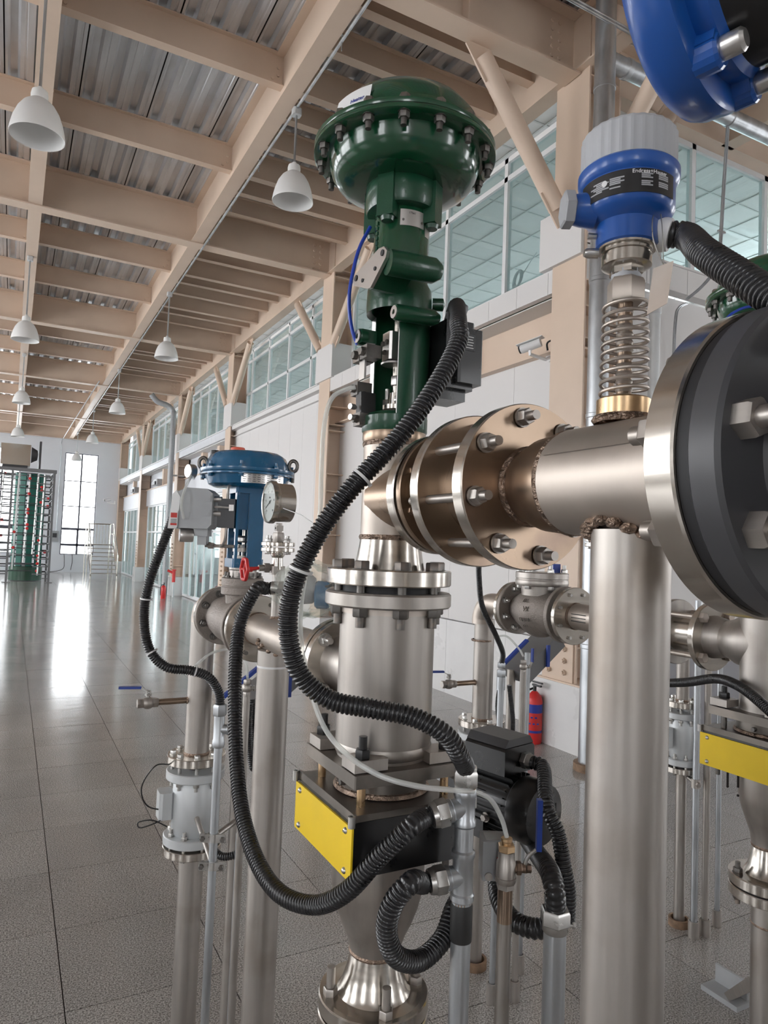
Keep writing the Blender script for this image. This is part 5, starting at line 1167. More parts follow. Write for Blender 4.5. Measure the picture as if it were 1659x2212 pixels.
# ---- bagged transmitter beside the gauge
PX, PY = AX, 1.60
t = thing('bagged_transmitter', 'small blue transmitter wrapped in clear plastic film on the left line', 'transmitter', (PX, PY, LZ+.04))
pz = LZ+.13
part(MB().cyl((PX, PY, LZ+.03), (PX, PY, pz-.02), .010, 16).hexp((PX, PY, LZ+.07), UZ, .017, .022), 'stem', 'ssraw', t)
c = V((PX, PY, pz)); dd = lv; cbag = c.copy()
part(MB().lathe([(.026, -.03), (.034, -.02), (.036, .02), (.034, .038), (.028, .045)], c, dd, 28), 'housing', 'greymetal', t)
part(MB().lathe([(.030, .045), (.034, .05), (.034, .075), (.03, .08)], c+V((0, 0, -.012)), dd, 28), 'blue_cover', 'blue', t)
part(MB().hexp(c+dd*-.03, -dd, .02, .016).cyl(c+dd*-.046, c+dd*-.062, .0165, 18), 'cable_gland', 'bolt', t)
b = MB(); n, m2 = 26, 16; vs = []
for j in range(m2+1):
    for i in range(n):
        th = PI*j/m2; a = 2*PI*i/n; d = V((math.sin(th)*math.cos(a), math.sin(th)*math.sin(a), math.cos(th)))
        rr = 1+.16*math.sin(5*a+3*th)*math.sin(4*th)+.10*math.sin(11*a-7*th)
        vs.append(c+dd*.028+lv*(d.x*.088*rr)+fv*(d.y*.055*rr)+UZ*(d.z*.062*rr))
b.add(vs, [(j*n+i, j*n+(i+1) % n, (j+1)*n+(i+1) % n, (j+1)*n+i) for j in range(m2) for i in range(n)]); part(b, 'plastic_film', 'film', t, smooth=0)
b = MB()
for k in range(7):
    a = c+dd*(.02+.014*k)+UZ*(.03-.012*k); q = [a+V((random.uniform(-.03, .03), random.uniform(-.03, .02), random.uniform(-.03, .03))) for _ in range(3)]; b.add([a]+q, [(0, 1, 2), (0, 2, 3)])
part(b, 'film_fold', 'film', t, smooth=0)
part(MB().tube(catmull([c+dd*.05+UZ*.0, c+dd*.08+UZ*.012-fv*.03, c+dd*.10+UZ*.02-fv*.03]), .004, 8), 'lead_wire', 'black', t)
# ================================================================ RIGHT LINE (check valve) AND SECOND UNIT
X2, Z2 = 1.806, 1.524; R2 = lambda y: V((X2, y, Z2))
riser(1.822, 2.465, 'vertical pipe with a flanged flow meter behind the black motor', RG, Z2-.07, .043, True, 'small steel ball valve between the spool and the right riser', 1.03, 0, .030)
riser(2.915, 2.33, 'vertical pipe with a small flanged flow meter at the far right', RG, 1.5, .030, False, '', 1.06, 0, .025, .082)
yc = discY(X2, Z2, .103, 1071); yd = discY(X2, Z2, .103, 1180)
t = thing('feed_pipe', 'stainless pipe and elbow carrying the check valve on the right line', 'pipe', R2(1.8)-V((0, 0, .05)))
part(MB().tube(catmull([V((X2, 2.46, Z2-.09)), V((X2, 2.46, Z2-.06)), V((X2, 2.44, Z2-.02)), V((X2, 2.40, Z2)), V((X2, 2.33, Z2)), V((X2, yc, Z2))], 8), .0435, 32), 'elbow', 'ss', t)
weldring(t, (X2, 2.46, Z2-.16), UZ, .043, .004)
flange(t, R2(yc+.018), NY, .103, .018, .03, 'ssflange', 56); flange(t, R2(yd-.022), NY, .103, .018, .03, 'ssflange', 56)
ye = discY(X2, Z2, .098, 1470); yf = discY(X2, Z2, .098, 1483)
part(MB().cyl(R2(yd-.035), R2(ye+.02), .046, 36), 'pipe_run', 'ss', t); weldring(t, R2(yd-.041), NY, .046, .006)
b = MB()
for k in range(3): b.obox(R2(yd-.10-.0*k)+V((-.0462, -.02*0, .012-.012*k)), .001, .07, .003, V((1, 0, 0)), V((0, 1, 0)), UZ)
part(b, 'marker_stroke', 'ink', t, smooth=0)
flange(t, R2(ye+.1), NY, .098, .016, .03, 'ssraw', 56); part(MB().cyl(R2(ye+.09), R2(yf), .055, 36), 'wafer_body', 'ssflange', t)
for a in (45, 135, 225, 315): part(MB().cyl(R2(ye+.11)+V((.08*math.cos(R(a)), 0, .08*math.sin(R(a)))), R2(yf-.03)+V((.08*math.cos(R(a)), 0, .08*math.sin(R(a)))), .008, 12).hexp(R2(yf-.017)+V((.08*math.cos(R(a)), 0, .08*math.sin(R(a)))), NY, .015, .014), 'stud_bolt', 'ss', t)
flange(t, R2(yf), NY, .098, .018, .03, 'ssflange', 56)
t = thing('check_valve', 'cast stainless swing check valve with raised lettering on the right line', 'valve', R2((yc+yd)/2)-V((0, 0, .1))); ck = t
ym = (yc+yd)/2
part(MB().lathe([(.05, -.13), (.058, -.12), (.075, -.085), (.088, -.03), (.090, .01), (.085, .045), (.068, .09), (.055, .12), (.05, .13)], R2(ym), (0, 1, 0), 40), 'body', 'cast', t)
part(MB().sphere(R2(ym)+V((0, 0, -.01)), .092, 28, 1.0, 1.0, .98), 'body_bulb', 'cast', t)
for yy in (yc-.001, yd+.019): flange(t, R2(yy), NY, .103, .019, .03, 'cast', 56, 'body_flange')
bolts(t, R2(yc+.020), NY, .082, 8, .0095, .042, 'bolt', a0=.39); bolts(t, R2(yd+.020), NY, .082, 8, .0095, .044, 'bolt', a0=.39, head='hex')
part(MB().lathe([(.075, .06), (.078, .095), (.098, .098), (.1, .101), (.1, .118), (.098, .121), (.098, .124), (.1, .126), (.1, .146), (.097, .149)], R2(ym), UZ, 48), 'bonnet', 'ssraw', t)
bolts(t, R2(ym)+V((0, 0, .098)), UZ, .083, 6, .011, .052, 'bolt', a0=.2, name='bonnet_bolt')
part(MB().cbox(R2(ym)+V((.035, -.03, .165)), (.035, .035, .035), .004), 'blue_tag_block', 'bluegrip', t, smooth=0)
ac = math.atan2(-ym, -X2)
def ckw(u, v, w, a0=PI+.58, rr=.0915): a = a0+u/rr; zz = v; r2 = math.sqrt(max(1e-5, .0925**2-(zz+.01)**2)); return (X2+(r2+w)*math.cos(a), ym+(r2+w)*math.sin(a), Z2+zz)
for s, u, v, sz, mm in (('PN16', -.062, .035, .019, 'cast'), ('W', -.050, .003, .026, 'cast'), ('DN80', -.066, -.036, .019, 'cast'), ('CF8', -.052, -.058, .014, 'cast'), ('Jm 0101', .008, .030, .017, 'ink'), ('-PT01', .010, .006, .017, 'ink')):
    text(s, V(), V((1, 0, 0)), UZ, sz, mm, t, 'cast_lettering' if mm == 'cast' else 'marker_writing', wrap=lambda x, y, z, u=u, v=v, mm=mm: ckw(x+u, y+v, (.0035 if mm == 'cast' else .0012)+z*(6 if mm == 'cast' else 1)))
b = MB(); 
for u0, w, h in ((-.006, .012, .006), ): 
    p = [V(ckw(u, v, .002)) for u, v in ((-.012, .009), (.0, .009), (.0, .004), (.010, .012), (.0, .020), (.0, .015), (-.012, .015))]; b.add(p, [tuple(range(7))])
part(b, 'red_arrow', 'inkred', t, smooth=0)
# instrument standing on the right line
t = thing('gauge_stand', 'flanged stem standing on the right line behind the support leg', 'fitting', R2(1.78)+V((0, 0, .05)))
part(MB().cyl((X2, 1.80, Z2+.03), (X2, 1.80, Z2+.17), .012, 16).cbox((X2, 1.80, Z2+.17), (.03, .03, .05), .005).cyl((X2, 1.80, Z2+.19), (X2, 1.80, Z2+.25), .012, 16), 'stem', 'ssraw', t)
for z in (.250, .268): flange(t, (X2, 1.80, Z2+z), UZ, .045, .014, .005, 'ssflange', 36)
bolts(t, (X2, 1.80, Z2+.250), UZ, .034, 4, .006, .032, 'bolt', a0=.3)
part(MB().cyl((X2, 1.80, Z2+.28), (X2, 1.80, Z2+.34), .012, 14), 'upper_stem', 'ssraw', t)
# second spool, gate box, reducer and green actuator
A2X, A2Y = X2, 1.17
actuator_unit(A2X, A2Y, 'second green diaphragm actuator half hidden behind the dark valve flange', 'green actuator valves', False, -.02)
t = thing('tee_spool', 'smooth pale stainless tee spool at the right edge', 'pipe', (A2X, A2Y, 1.34))
part(MB().lathe([(.075, 1.345), (.0735, 1.36), (.0735, 1.62), (.07, 1.66), (.058, 1.70), (.056, 1.95)], (A2X, A2Y, 0), UZ, 48), 'barrel', 'ssraw', t)
L2_ = yf-A2Y-.016
part(MB().lathe([(.072, 0), (.072, .05), (.066, .085), (.056, .105), (.0515, .125), (.0515, L2_-.05), (.058, L2_-.02), (.062, L2_)], R2(A2Y), (0, 1, 0), 44), 'tee_branch', 'ssraw', t)
weldring(t, R2(A2Y+.128), (0, 1, 0), .0515, .003); 
for sx, sy in ((-1, -1), (-1, 1), (1, -1), (1, 1)):
    c = V((A2X+sx*.078, A2Y+sy*.078, 1.364))
    part(MB().cbox(c, (.05, .05, .019)), 'clamp_lug', 'ssraw', t, smooth=0); part(MB().cyl((c.x, c.y, 1.25), (c.x, c.y, 1.33), .0075, 14), 'threaded_rod', 'boltdark', t)
    part(MB().hexp((c.x, c.y, 1.3735), UZ, .0135, .016).cyl((c.x, c.y, 1.37), (c.x, c.y, 1.405), .0072, 14), 'rod_nut', 'black', t)
o0 = set(COL.objects)
gatebox(A2X, A2Y, 'second slide gate box with a yellow panel at the right edge', 'slide gate boxes with yellow panels', 'square steel clamp plate above the right yellow-panelled box')
for o in set(COL.objects)-o0:
    if o.parent is None: o.location.z -= .022
dr = thing('oil_drips', 'black oil drips hanging from the right gate box', 'oil', (A2X-.07, A2Y+.05, 1.19)); b = MB()
for k in range(6): p = V((A2X-.085+.012*k, A2Y+.06-.022*k, 1.186)); b.tube([p, p-UZ*.02, p-UZ*(.03+.03*random.random())], .003, 8).sphere(p-UZ*(.04+.02*random.random()), .0035, 8)
part(b, 'drip', 'drip', dr)
t = thing('lower_reducer', 'stainless reducer with a flange under the right gate box', 'pipe', (A2X, A2Y, 0))
part(MB().lathe([(.0735, 1.186), (.0735, 1.13), (.068, 1.10), (.055, 1.06), (.044, 1.03), (.040, 1.0)][::-1], (A2X, A2Y, 0), UZ, 48), 'cone', 'ssraw', t); weldring(t, (A2X, A2Y, 1.0), UZ, .04, .004)
part(MB().lathe([(.092, .925), (.06, .928), (.048, .95), (.040, 1.0)], (A2X, A2Y, 0), UZ, 48), 'weld_neck', 'ssflange', t)
flange(t, (A2X, A2Y, .900), UZ, .0945, .026, .02, 'ssflange', 56); part(MB().disc((A2X, A2Y, .896), UZ, .085, .004, 40), 'gasket', 'gasket', t); flange(t, (A2X, A2Y, .870), UZ, .0945, .026, .02, 'ssflange', 56)
bolts(t, (A2X, A2Y, .870), UZ, .077, 4, .0105, .056, 'boltdark', a0=1.0, head='stud')
part(MB().cyl((A2X, A2Y, 0), (A2X, A2Y, .871), .040, 36), 'down_pipe', 'ssraw', t); weldring(t, (A2X, A2Y, .80), UZ, .04, .003)
t = thing('floor_strut', 'slanted steel strut foot on the floor at the lower right', 'strut', (2.6, 1.8, 0))
p0 = onz(1580, 2150); part(MB().obox(p0.lerp(V((A2X+.05, A2Y+.05, .62)), .5)*1.0, .05, .03, (p0-V((A2X+.05, A2Y+.05, .62))).length, *frame_z(V((A2X+.05, A2Y+.05, .62))-p0)), 'strut_bar', 'ssraw', t, smooth=0)
part(MB().cbox(p0+V((0, 0, .01)), (.16, .16, .02)).cbox(p0+V((0, 0, .05)), (.01, .14, .08)), 'foot_bracket', 'greymetal', t, smooth=0)
# slanted grey trough with blue levers behind the right line, and its twin on the left
def trough(x, y, lab, grp):
    t = thing('slanted_trough', lab, 'trough', (x, y, 0), grp)
    rot = Matrix.Rotation(R(-38), 3, 'Y')
    part(MB().box((x-.10, y-.08, 1.22), (x+.17, y+.08, 1.29), rot), 'trough_body', 'greyplate', t, smooth=0)
    part(MB().box((x-.14, y-.010, 1.31), (x+.05, y+.010, 1.322), rot, (x, y, 1.25)), 'blue_lever', 'bluegrip', t, smooth=0)
    part(MB().cbox((x+.05, y-.09, 1.27), (.016, .010, .10)), 'blue_lever', 'bluegrip', t, smooth=0)
    part(MB().cyl((x-.09, y, 0), (x-.09, y, 1.2), .02, 16), 'post', 'ssraw', t)
p = dep(1138, 1425, 3.3); trough(p.x, p.y, 'slanted grey trough with blue levers behind the right line', 'slanted grey troughs')
p = dep(565, 1450, 2.45); trough(p.x+.02, p.y, 'slanted grey trough half hidden behind the left support leg', 'slanted grey troughs')
# ================================================================ STANDING RODS AND CONDUITS
def rod(x, y, zt, r, lab, m='galv', collar=True, name='conduit_post', cat='conduit', z0=0.0):
    t = thing(name, lab, cat, (x, y, z0)); part(MB().cyl((x, y, z0), (x, y, zt), r, 20), 'tube', m, t)
    if collar: part(MB().ring((x, y, 0), UZ, r+.003, r+.009, .075, 20), 'floor_sleeve', 'ssraw', t)
    return t
t = rod(1.747, 2.244, 1.28, .0125, 'thin steel conduit post under the right check valve, with a cable gland')
part(MB().hexp((1.747, 2.244, 1.25), UZ, .019, .028).lathe([(.017, 1.20), (.017, 1.25)], (1.747, 2.244, 0), UZ, 18).hexp((1.747, 2.244, 1.285), UZ, .017, .022), 'cable_gland', 'galv', t)
t = rod(1.836, 2.218, 1.27, .0125, 'brown-topped steel air pipe with a small valve right of the check valve riser', 'ssraw')
ballvalve('', (1.836, 2.218, 1.29), UZ, (1, -.2, 0), .0125, '', hdir=(0, 0, 1), parent=t)
pr = onz(1121, 2100); rod(pr.x, pr.y, 1.32, .0125, 'plain steel rod behind the brown-topped air pipe')
pr = onz(1498, 2025); rod(pr.x, pr.y, 1.55, .0155, 'bright steel rod left of the pair at the lower right')
pr = onz(1522, 2020); rod(pr.x, pr.y, 1.5, .0155, 'brownish steel rod right of the pair at the lower right', 'ssraw')
pr = dep(1556, 1450, 3.4); rod(pr.x, pr.y, 1.5, .012, 'thin bright rod just left of the right yellow panel')
t = thing('pipe_bracket', 'short steel bracket arm clamped to the rods at the lower right', 'bracket', dep(1480, 1665, 3.1)); q0 = V((2.915, 2.33, .72)); q1 = onz(1498, 2025); q1.z = .70; part(MB().cyl(q0, q1, .011, 12).ring(q1-UZ*.02, UZ, .0155, .021, .04, 18).hexp(q1-fv*.02, -fv, .012, .012), 'bracket_arm', 'ssraw', t)
# left rods
p1 = dep(474, 1560, 2.12)
t = rod(p1.x, p1.y, p1.z-.02, .0125, 'bright galvanised conduit post in front of the left flow meter')
part(MB().hexp((p1.x, p1.y, p1.z+.02), UZ, .021, .034).lathe([(.0165, p1.z-.075), (.0185, p1.z-.07), (.0185, p1.z-.055), (.0165, p1.z-.05), (.0165, p1.z+.022)], (p1.x, p1.y, 0), UZ, 18).cyl((p1.x, p1.y, p1.z-.02), V((p1.x, p1.y, p1.z-.02))+lv*.03, .015, 14).hexp(V((p1.x, p1.y, p1.z-.02))+lv*.026, lv, .019, .018), 'conduit_tee', 'galv', t)
p2 = dep(533, 1500, 2.2); t = rod(p2.x, p2.y, p2.z, .0115, 'steel air pipe with a small ball valve behind the middle hose', 'ssraw'); ballvalve('', (p2.x, p2.y, p2.z+.02), UZ, lv, .0125, '', hdir=(0, 0, 1), parent=t)
p3 = dep(516, 1800, 2.2); rod(p3.x, p3.y, p3.z, .0095, 'short thin steel rod left of the support leg')
for py, l2 in ((1808, 'upper steel clamp joining the left conduit post and the pipe'), (1868, 'lower steel clamp joining the left conduit post and the pipe')):
    z = zat(p1.x, p1.y, py); t = thing('pipe_clamp', l2, 'clamp', (p1.x, p1.y, z), 'pipe clamps on the left conduit')
    part(MB().ring((p1.x, p1.y, z-.012), UZ, .0125, .0165, .024, 20).obox(V((p1.x, p1.y, z))-lv*.024-fv*.01, .03, .008, .024, lv, fv, UZ).obox(V((p1.x, p1.y, z))+lv*.024-fv*.01, .03, .008, .024, lv, fv, UZ), 'clamp_band', 'bolt', t)
    part(MB().hexp(V((p1.x, p1.y, z))-lv*.03-fv*.014, -fv, .008, .008).hexp(V((p1.x, p1.y, z))+lv*.03-fv*.014, -fv, .008, .008), 'clamp_bolt', 'boltdark', t)
    q = V((AX, 2.50, z+.03)) if py > 1850 else V((p3.x, p3.y, z+.02))
    part(MB().cyl(V((p1.x, p1.y, z)), q, .0085, 12), 'clamp_arm', 'ssraw', t)
# ================================================================ CONDUIT TREE, BALL VALVE AND MOTOR RIGHT OF THE GATE BOX
cx, cy = .686, .967
t = thing('conduit_tree', 'galvanised conduit post with two tees and cable glands before the gate box', 'conduit', (cx, cy, 0)); zc_ = lambda py: zat(cx, cy, py)
part(MB().lathe([(.0145, zc_(1948)), (.0195, zc_(1942)), (.0195, zc_(1930)), (.0172, zc_(1926)), (.0172, zc_(1852)), (.0192, zc_(1848)), (.0192, zc_(1838)), (.0160, zc_(1834)), (.0160, zc_(1785)), (.0192, zc_(1780)), (.0192, zc_(1770)), (.0172, zc_(1766)), (.0172, zc_(1722)), (.0190, zc_(1718)), (.0190, zc_(1705)), (.0165, zc_(1700))], (cx, cy, 0), UZ, 28), 'tee_body', 'galv', t)
part(MB().hexp((cx, cy, zc_(1698)), UZ, .0215, zc_(1662)-zc_(1698)).lathe([(.0185, zc_(1662)), (.0185, zc_(1655))], (cx, cy, 0), UZ, 20), 'top_gland', 'bolt', t)
part(MB().lathe([(.0175, zc_(1716)), (.0175, zc_(1700))], (cx, cy, 0), UZ, 20), 'brown_nipple', 'brass', t)
gl_ends = []
for py, dz in ((1742, -.22), (1890, -.12)):
    d = (-lv+UZ*dz-fv*.25).normalized(); c = V((cx, cy, zc_(py)))
    part(MB().lathe([(.0165, 0), (.0172, .022), (.019, .024), (.019, .030)], c, d, 24), 'tee_arm', 'galv', t)
    part(MB().hexp(c+d*.030, d, .0225, .020).lathe([(.021, .05), (.0195, .058)], c, d, 20), 'side_gland', 'bolt', t); gl_ends.append((c+d*.05, d))
part(MB().cyl((cx, cy, 0), (cx, cy, zc_(1940)), .0165, 24), 'post', 'galv', t)
part(MB().lathe([(.0178, zc_(2030)), (.0182, zc_(2025)), (.0182, zc_(1955)), (.017, zc_(1950))], (cx, cy, 0), UZ, 24), 'tape_wrap', 'tape', t)
part(MB().lathe([(.0165, zc_(1952)), (.0165, zc_(1944))], (cx, cy, 0), UZ, 20), 'brown_nipple', 'rust', t)
bx, by = .795, .992; zb_ = lambda py: zat(bx, by, py)
t = thing('air_ball_valve', 'brass-toned ball valve with a blue lever on a steel air pipe', 'valve', (bx, by, 0))
part(MB().cyl((bx, by, 0), (bx, by, zb_(1915)), .0128, 20), 'air_pipe', 'ssraw', t)
part(MB().lathe([(.0132, zb_(1990)), (.0132, zb_(1915))], (bx, by, 0), UZ, 20), 'heat_tint_band', 'ssbrown', t)
part(MB().hexp((bx, by, zb_(1918)), UZ, .0165, zb_(1905)-zb_(1918)).lathe([(.0165, zb_(1906)), (.0185, zb_(1900)), (.0185, zb_(1893)), (.0172, zb_(1892)), (.0172, zb_(1862)), (.0145, zb_(1856)), (.0145, zb_(1838))], (bx, by, 0), UZ, 24), 'valve_body', 'ssraw', t)
part(MB().hexp((bx, by, zb_(1838)), UZ, .0155, .012).lathe([(.0085, zb_(1826)), (.0085, zb_(1818)), (.0100, zb_(1816)), (.0100, zb_(1810))], (bx, by, 0), UZ, 18), 'push_fitting', 'brass', t)
vc = V((bx, by, zb_(1874)))
part(MB().cyl(vc, vc+lv*.034, .008, 14).hexp(vc+lv*.018, lv, .0115, .009).hexp(vc+lv*.036, lv, .0075, .008), 'valve_stem', 'ssbrown', t)
part(MB().tube(catmull([vc+lv*.033-UZ*.008, vc+lv*.034+UZ*.010, vc+lv*.040+UZ*.022, vc+lv*.052+UZ*.032]), .0035, 8), 'lever', 'bolt', t)
part(MB().obox(vc+lv*.056+UZ*.075, .009, .012, .088, lv, fv, UZ), 'lever_grip', 'bluegrip', t, smooth=0)
# motor with terminal box and gear unit
mc = dep(1092, 1730, 1.50); ma = (V((RT.x, RT.y, 0)).normalized()*.66-fv*.75).normalized(); ms_ = UZ.cross(ma).normalized()
t = thing('drive_motor', 'black finned electric motor with a terminal box beside the gate box', 'motor', mc-UZ*.08)
part(MB().lathe([(.052, -.10), (.062, -.095), (.062, .045), (.066, .05), (.067, .085), (.060, .10), (.03, .107), (.0, .108)], mc, ma, 40), 'motor_shell', 'blackmetal', t)
b = MB()
for k in range(28):
    a = 2*PI*k/28; d = ms_*math.cos(a)+UZ*math.sin(a); b.obox(mc+d*.064-ma*.025, .010, .0025, .13, d, ma.cross(d), ma)
part(b, 'cooling_fins', 'blackmetal', t, smooth=0)
b = MB()
for k in range(9): b.obox(mc+ma*.101+ms_*(-.03+.0075*k), .003, .06-.006*abs(k-4)*.8, .012, ms_, UZ, ma)
part(b, 'fan_grille', 'gasket', t, smooth=0)
part(MB().ring(mc+ma*.108, ma, .002, .0045, .002, 14), 'grille_screw', 'bolt', t)
tb = mc+UZ*.098-ma*.02
part(MB().extr([(-.05, -.03), (.05, -.03), (.05, .02), (.044, .026), (-.044, .026), (-.05, .02)], tb-ma*.055, ms_, UZ, ma*.11), 'terminal_box', 'blackmetal', t, smooth=0)
part(MB().extr([(-.048, 0), (.048, 0), (.036, .016), (-.036, .016)], tb-ma*.053+UZ*.027, ms_, UZ, ma*.106), 'box_lid', 'greydark', t, smooth=0)
gq = tb+ma*.056-UZ*.004+ms_*.012
part(MB().hexp(gq, ma, .018, .014).lathe([(.016, .014), (.015, .024)], gq, ma, 18), 'cable_gland', 'bolt', t)
part(MB().lathe([(.05, -.10), (.05, -.2), (.06, -.21), (.06, -.25)], mc, ma, 32), 'gear_neck', 'blackmetal', t)
part(MB().obox(mc-ma*.07-UZ*.02, .12, .12, .10, ms_, ma, UZ), 'gear_housing', 'blackmetal', t, smooth=0)
part(MB().disc(mc-ma*.0+ms_*-.062+UZ*-.02, -ms_, .010, .004, 18).hexp(mc+ms_*-.066+UZ*-.02, -ms_, .0075, .008), 'cover_bolt', 'ssraw', t)
sb = dep(1066, 1848, 1.27)
t = thing('limit_switch_box', 'grey box with a red sticker beside the brass ball valve', 'switch box', sb-UZ*.035)
part(MB().obox(sb, .046, .05, .068, lv, fv, UZ), 'housing', 'greymetal', t, smooth=0)
part(MB().obox(sb-fv*.0255-UZ*.002+lv*.008, .012, .001, .02, lv, fv, UZ), 'red_sticker', 'red', t, smooth=0)
part(MB().obox(sb+UZ*.0345, .034, .03, .001, lv, fv, UZ), 'rating_label', 'plate', t, smooth=0)
part(MB().disc(sb-fv*.025+lv*-.012-UZ*.026, -fv, .007, .003, 18), 'slot_screw', 'ssraw', t)
# big conduit post at the right with gland
gx, gy = .868, .945; zg_ = lambda py: zat(gx, gy, py)
t = thing('conduit_post', 'thick galvanised conduit post with a large gland nut near the support leg', 'conduit', (gx, gy, 0))
part(MB().cyl((gx, gy, 0), (gx, gy, zg_(1990)), .0195, 28), 'post', 'galv', t)
part(MB().lathe([(.0205, zg_(2012)), (.0225, zg_(2008)), (.0225, zg_(1990))], (gx, gy, 0), UZ, 24).hexp((gx, gy, zg_(1995)), UZ, .0265, zg_(1962)-zg_(1995)), 'gland_nut', 'bolt', t)
part(MB().cyl(V((gx, gy, zg_(1998))), V((gx, gy, zg_(1998)))+lv*.034, .003, 8).hexp(V((gx, gy, zg_(1998)))+lv*.03, lv, .005, .005), 'ground_screw', 'bolt', t)
# ================================================================ HOSES
HG = 'black corrugated hoses'
h1, pth = hose('corrugated_hose', [g0+V((.004, -.006, .030)), dep(990, 702, 1.19), dep(991, 735, 1.16), dep(955, 810, 1.13), dep(900, 895, 1.11), dep(840, 968, 1.10), dep(755, 1060, 1.09), dep(690, 1150, 1.09), dep(640, 1250, 1.09), dep(622, 1350, 1.09), dep(645, 1450, 1.09), dep(710, 1510, 1.09), dep(800, 1530, 1.08), dep(890, 1548, 1.08), dep(960, 1585, 1.08), dep(995, 1635, 1.10), V((cx, cy, zc_(1660)))], .0158, 'long black corrugated hose looping from the green valve positioner past the spool', HG)
for f, l in ((.38, 'white cable tie round the long hose near the pressure gauge'), (.53, 'white cable tie round the long hose in front of the support leg')): tag(tie(pth, int(len(pth)*f), .0158, tail=None), l, 'cable tie', 'white cable ties')
hs, ds = gl_ends[0]
h2, pth2 = hose('corrugated_hose', [cbag+lv*-.050, cbag+lv*-.075-UZ*.002, dep(552, 1275, 1.66), dep(518, 1350, 1.66), dep(508, 1450, 1.60), dep(508, 1560, 1.54), dep(512, 1660, 1.48), dep(524, 1760, 1.40), dep(555, 1860, 1.30), dep(605, 1930, 1.22), dep(680, 1955, 1.16), dep(750, 1925, 1.11), dep(820, 1850, 1.09), dep(890, 1785, 1.09), hs+ds*.02, hs], .0158, 'long black corrugated hose hanging low from the bagged transmitter to the conduit tee', HG)
hs, ds = gl_ends[1]
h3, _ = hose('corrugated_hose', [hs, hs+ds*.02, dep(890, 1905, 1.06), dep(850, 1950, 1.05), dep(835, 2010, 1.06), dep(855, 2065, 1.08), dep(905, 2075, 1.12), dep(955, 2030, 1.16), dep(980, 1965, 1.20), dep(1000, 1930, 1.25)], .0168, 'black corrugated hose making a round loop below the gate box', HG)
h4, pth4 = hose('corrugated_hose', [pc+lv*-.07-UZ*.02, dep(372, 1125, 2.08), dep(350, 1180, 2.06), dep(322, 1260, 2.06), dep(311, 1330, 2.06), dep(322, 1400, 2.06), dep(358, 1440, 2.06), dep(410, 1448, 2.08), dep(450, 1462, 2.10), dep(472, 1495, 2.12), V((p1.x, p1.y, p1.z+.05))], .0145, 'black corrugated hose hanging from the grey positioner to the left conduit post', HG, .0062)
for f, l in ((.38, 'white cable tie high on the left hanging hose'), (.60, 'white cable tie at the bend of the left hanging hose'), (.80, 'white cable tie low on the left hanging hose')): tag(tie(pth4, int(len(pth4)*f), .0145), l, 'cable tie', 'white cable ties')
h5, pth5 = hose('corrugated_hose', [gq+ma*.022, gq+ma*.05-UZ*.005, dep(1180, 1740, 1.36), dep(1205, 1800, 1.34), dep(1218, 1870, 1.33), dep(1228, 1930, 1.33), dep(1226, 1990, 1.33)], .0150, 'black corrugated hose curving down from the motor terminal box', HG)
h6, _ = hose('corrugated_hose', [dep(1140, 1815, 1.50), dep(1165, 1850, 1.36), dep(1188, 1885, 1.24), dep(1198, 1925, 1.20), V((gx, gy, zg_(1965)))], .0185, 'short thick black corrugated hose entering the large gland nut', HG, .0085)
h7, _ = hose('corrugated_hose', [dep(1072, 1890, 1.42), dep(1078, 1940, 1.36), dep(1105, 1985, 1.30), dep(1150, 2005, 1.27), dep(1185, 2002, 1.26)], .0185, 'black corrugated hose curving behind the brass ball valve', HG, .0085)
hose('corrugated_hose', [dep(1400, 1476, 2.3), dep(1480, 1474, 2.1), dep(1545, 1466, 1.95), dep(1592, 1480, 1.82), dep(1640, 1515, 1.72), dep(1720, 1590, 1.6)], .0135, 'black corrugated hose crossing at the right edge above the yellow box', HG, .0055)
hose('corrugated_hose', [dep(1034, 1200, 2.5), dep(1035, 1250, 2.55), dep(1042, 1310, 2.6), dep(1070, 1370, 2.68), dep(1086, 1410, 2.74), V((1.747, 2.244, 1.30))], .0105, 'thin black corrugated hose dropping in front of the check valve', HG, .0058)
hose('corrugated_hose', [dep(1080, 1480, 2.95), dep(1075, 1530, 2.95), dep(1085, 1590, 2.95), dep(1102, 1605, 2.95), dep(1108, 1560, 2.95), dep(1100, 1480, 2.95)], .0105, 'thin black corrugated hose loop behind the steel conduit post', HG, .0058)
hose('corrugated_hose', [dep(540, 1520, 2.3), dep(538, 1600, 2.3), dep(546, 1660, 2.3), dep(550, 1600, 2.32), dep(545, 1510, 2.34)], .0105, 'thin black corrugated hose loop left of the support leg', HG, .0058)
hose('corrugated_hose', [dep(460, 1835, 2.25), dep(480, 1850, 2.22), dep(510, 1845, 2.22), dep(530, 1825, 2.25)], .0125, 'short black corrugated hose behind the left clamps', HG, .0062)
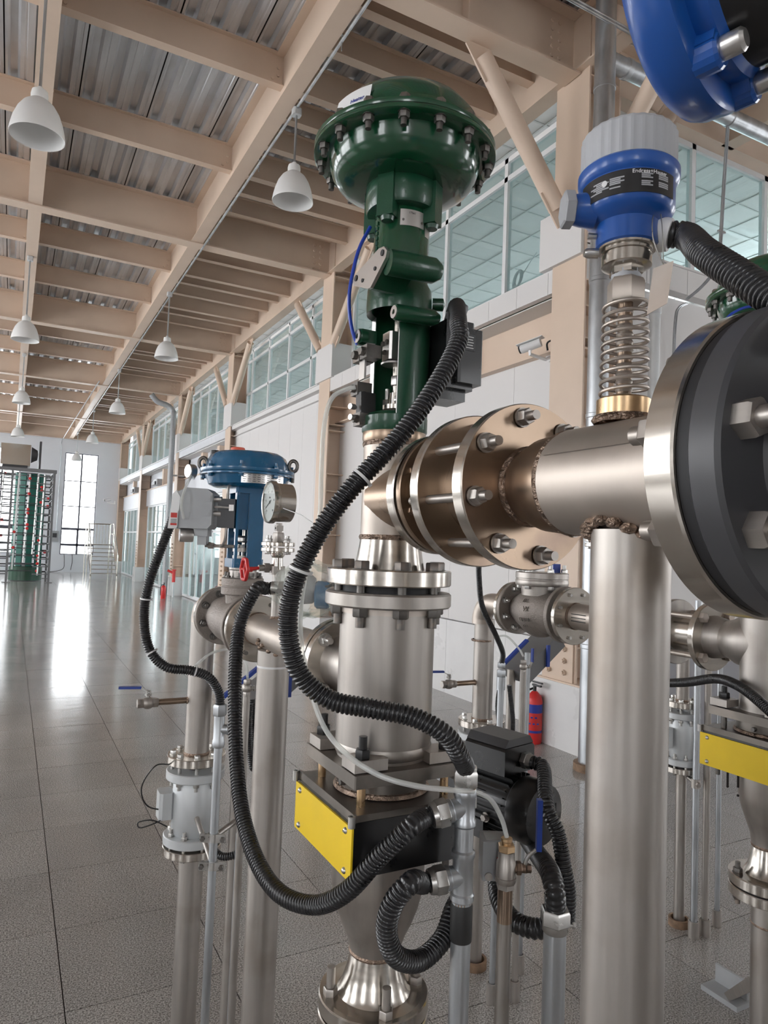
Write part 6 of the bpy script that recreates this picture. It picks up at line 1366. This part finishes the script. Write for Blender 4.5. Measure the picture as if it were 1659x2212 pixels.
# clear air tubes and the blue tube
def tube(name, pts, r, lab, m, n=12): o = part(MB().tube(catmull(pts, n), r, 10), name, m); return tag(o, lab, 'tube')
tube('clear_air_tube', [dep(768, 836, 1.22), dep(745, 842, 1.22), dep(716, 862, 1.22), dep(700, 920, 1.22), dep(694, 1020, 1.21), dep(690, 1120, 1.20), dep(668, 1210, 1.17), dep(652, 1290, 1.14), dep(650, 1380, 1.13), dep(668, 1480, 1.13), dep(700, 1570, 1.11), dep(750, 1630, 1.07), dep(820, 1675, 1.06), dep(900, 1698, 1.06), dep(980, 1707, 1.08), dep(1030, 1712, 1.16), dep(1062, 1730, 1.20), dep(1084, 1770, 1.22), V((bx, by, zb_(1808)))], .0042, 'long clear air tube hanging from the green valve to the brass ball valve', 'cleartube')
tube('blue_air_tube', [dep(800, 490, 1.32), dep(775, 540, 1.31), dep(758, 610, 1.30), dep(754, 660, 1.30), dep(760, 710, 1.30), dep(772, 745, 1.30)], .0035, 'blue air tube bowing along the front green actuator', 'bluetube')
tube('blue_air_tube', [dep(1560, 700, 1.75), dep(1585, 675, 1.75), dep(1630, 662, 1.75), dep(1700, 680, 1.8)], .0035, 'blue air tube under the second green actuator', 'bluetube')
tube('clear_air_tube', [dep(420, 1440, 2.15), dep(455, 1412, 2.2), dep(495, 1402, 2.3), dep(520, 1408, 2.3), dep(532, 1435, 2.25), V((p2.x, p2.y, p2.z+.05))], .0042, 'short clear air tube arching over to the left ball valve', 'cleartube')
tube('clear_air_tube', [dep(1070, 1375, 2.85), dep(1095, 1375, 2.85), dep(1120, 1400, 2.84), V((1.836, 2.218, 1.33))], .0042, 'short clear air tube arching to the right ball valve', 'cleartube')
o = part(MB().tube([dep(612, 1098, 1.77), dep(650, 1112, 1.5), dep(690, 1140, 1.11)], .0011, 6), 'tie_strap', 'white'); tag(o, 'thin white tie strap between the gauge and the long hose', 'strap')
o = part(MB().ring((AX, 1.745, zat(AX, 1.745, 1440)), UZ, .0415, .0428, .005, 32).tube([V((AX+.04, 1.74, zat(AX, 1.745, 1440))), dep(640, 1442, 1.12)], .0011, 6), 'tie_strap', 'white'); tag(o, 'white tie strap round the left support leg', 'strap')
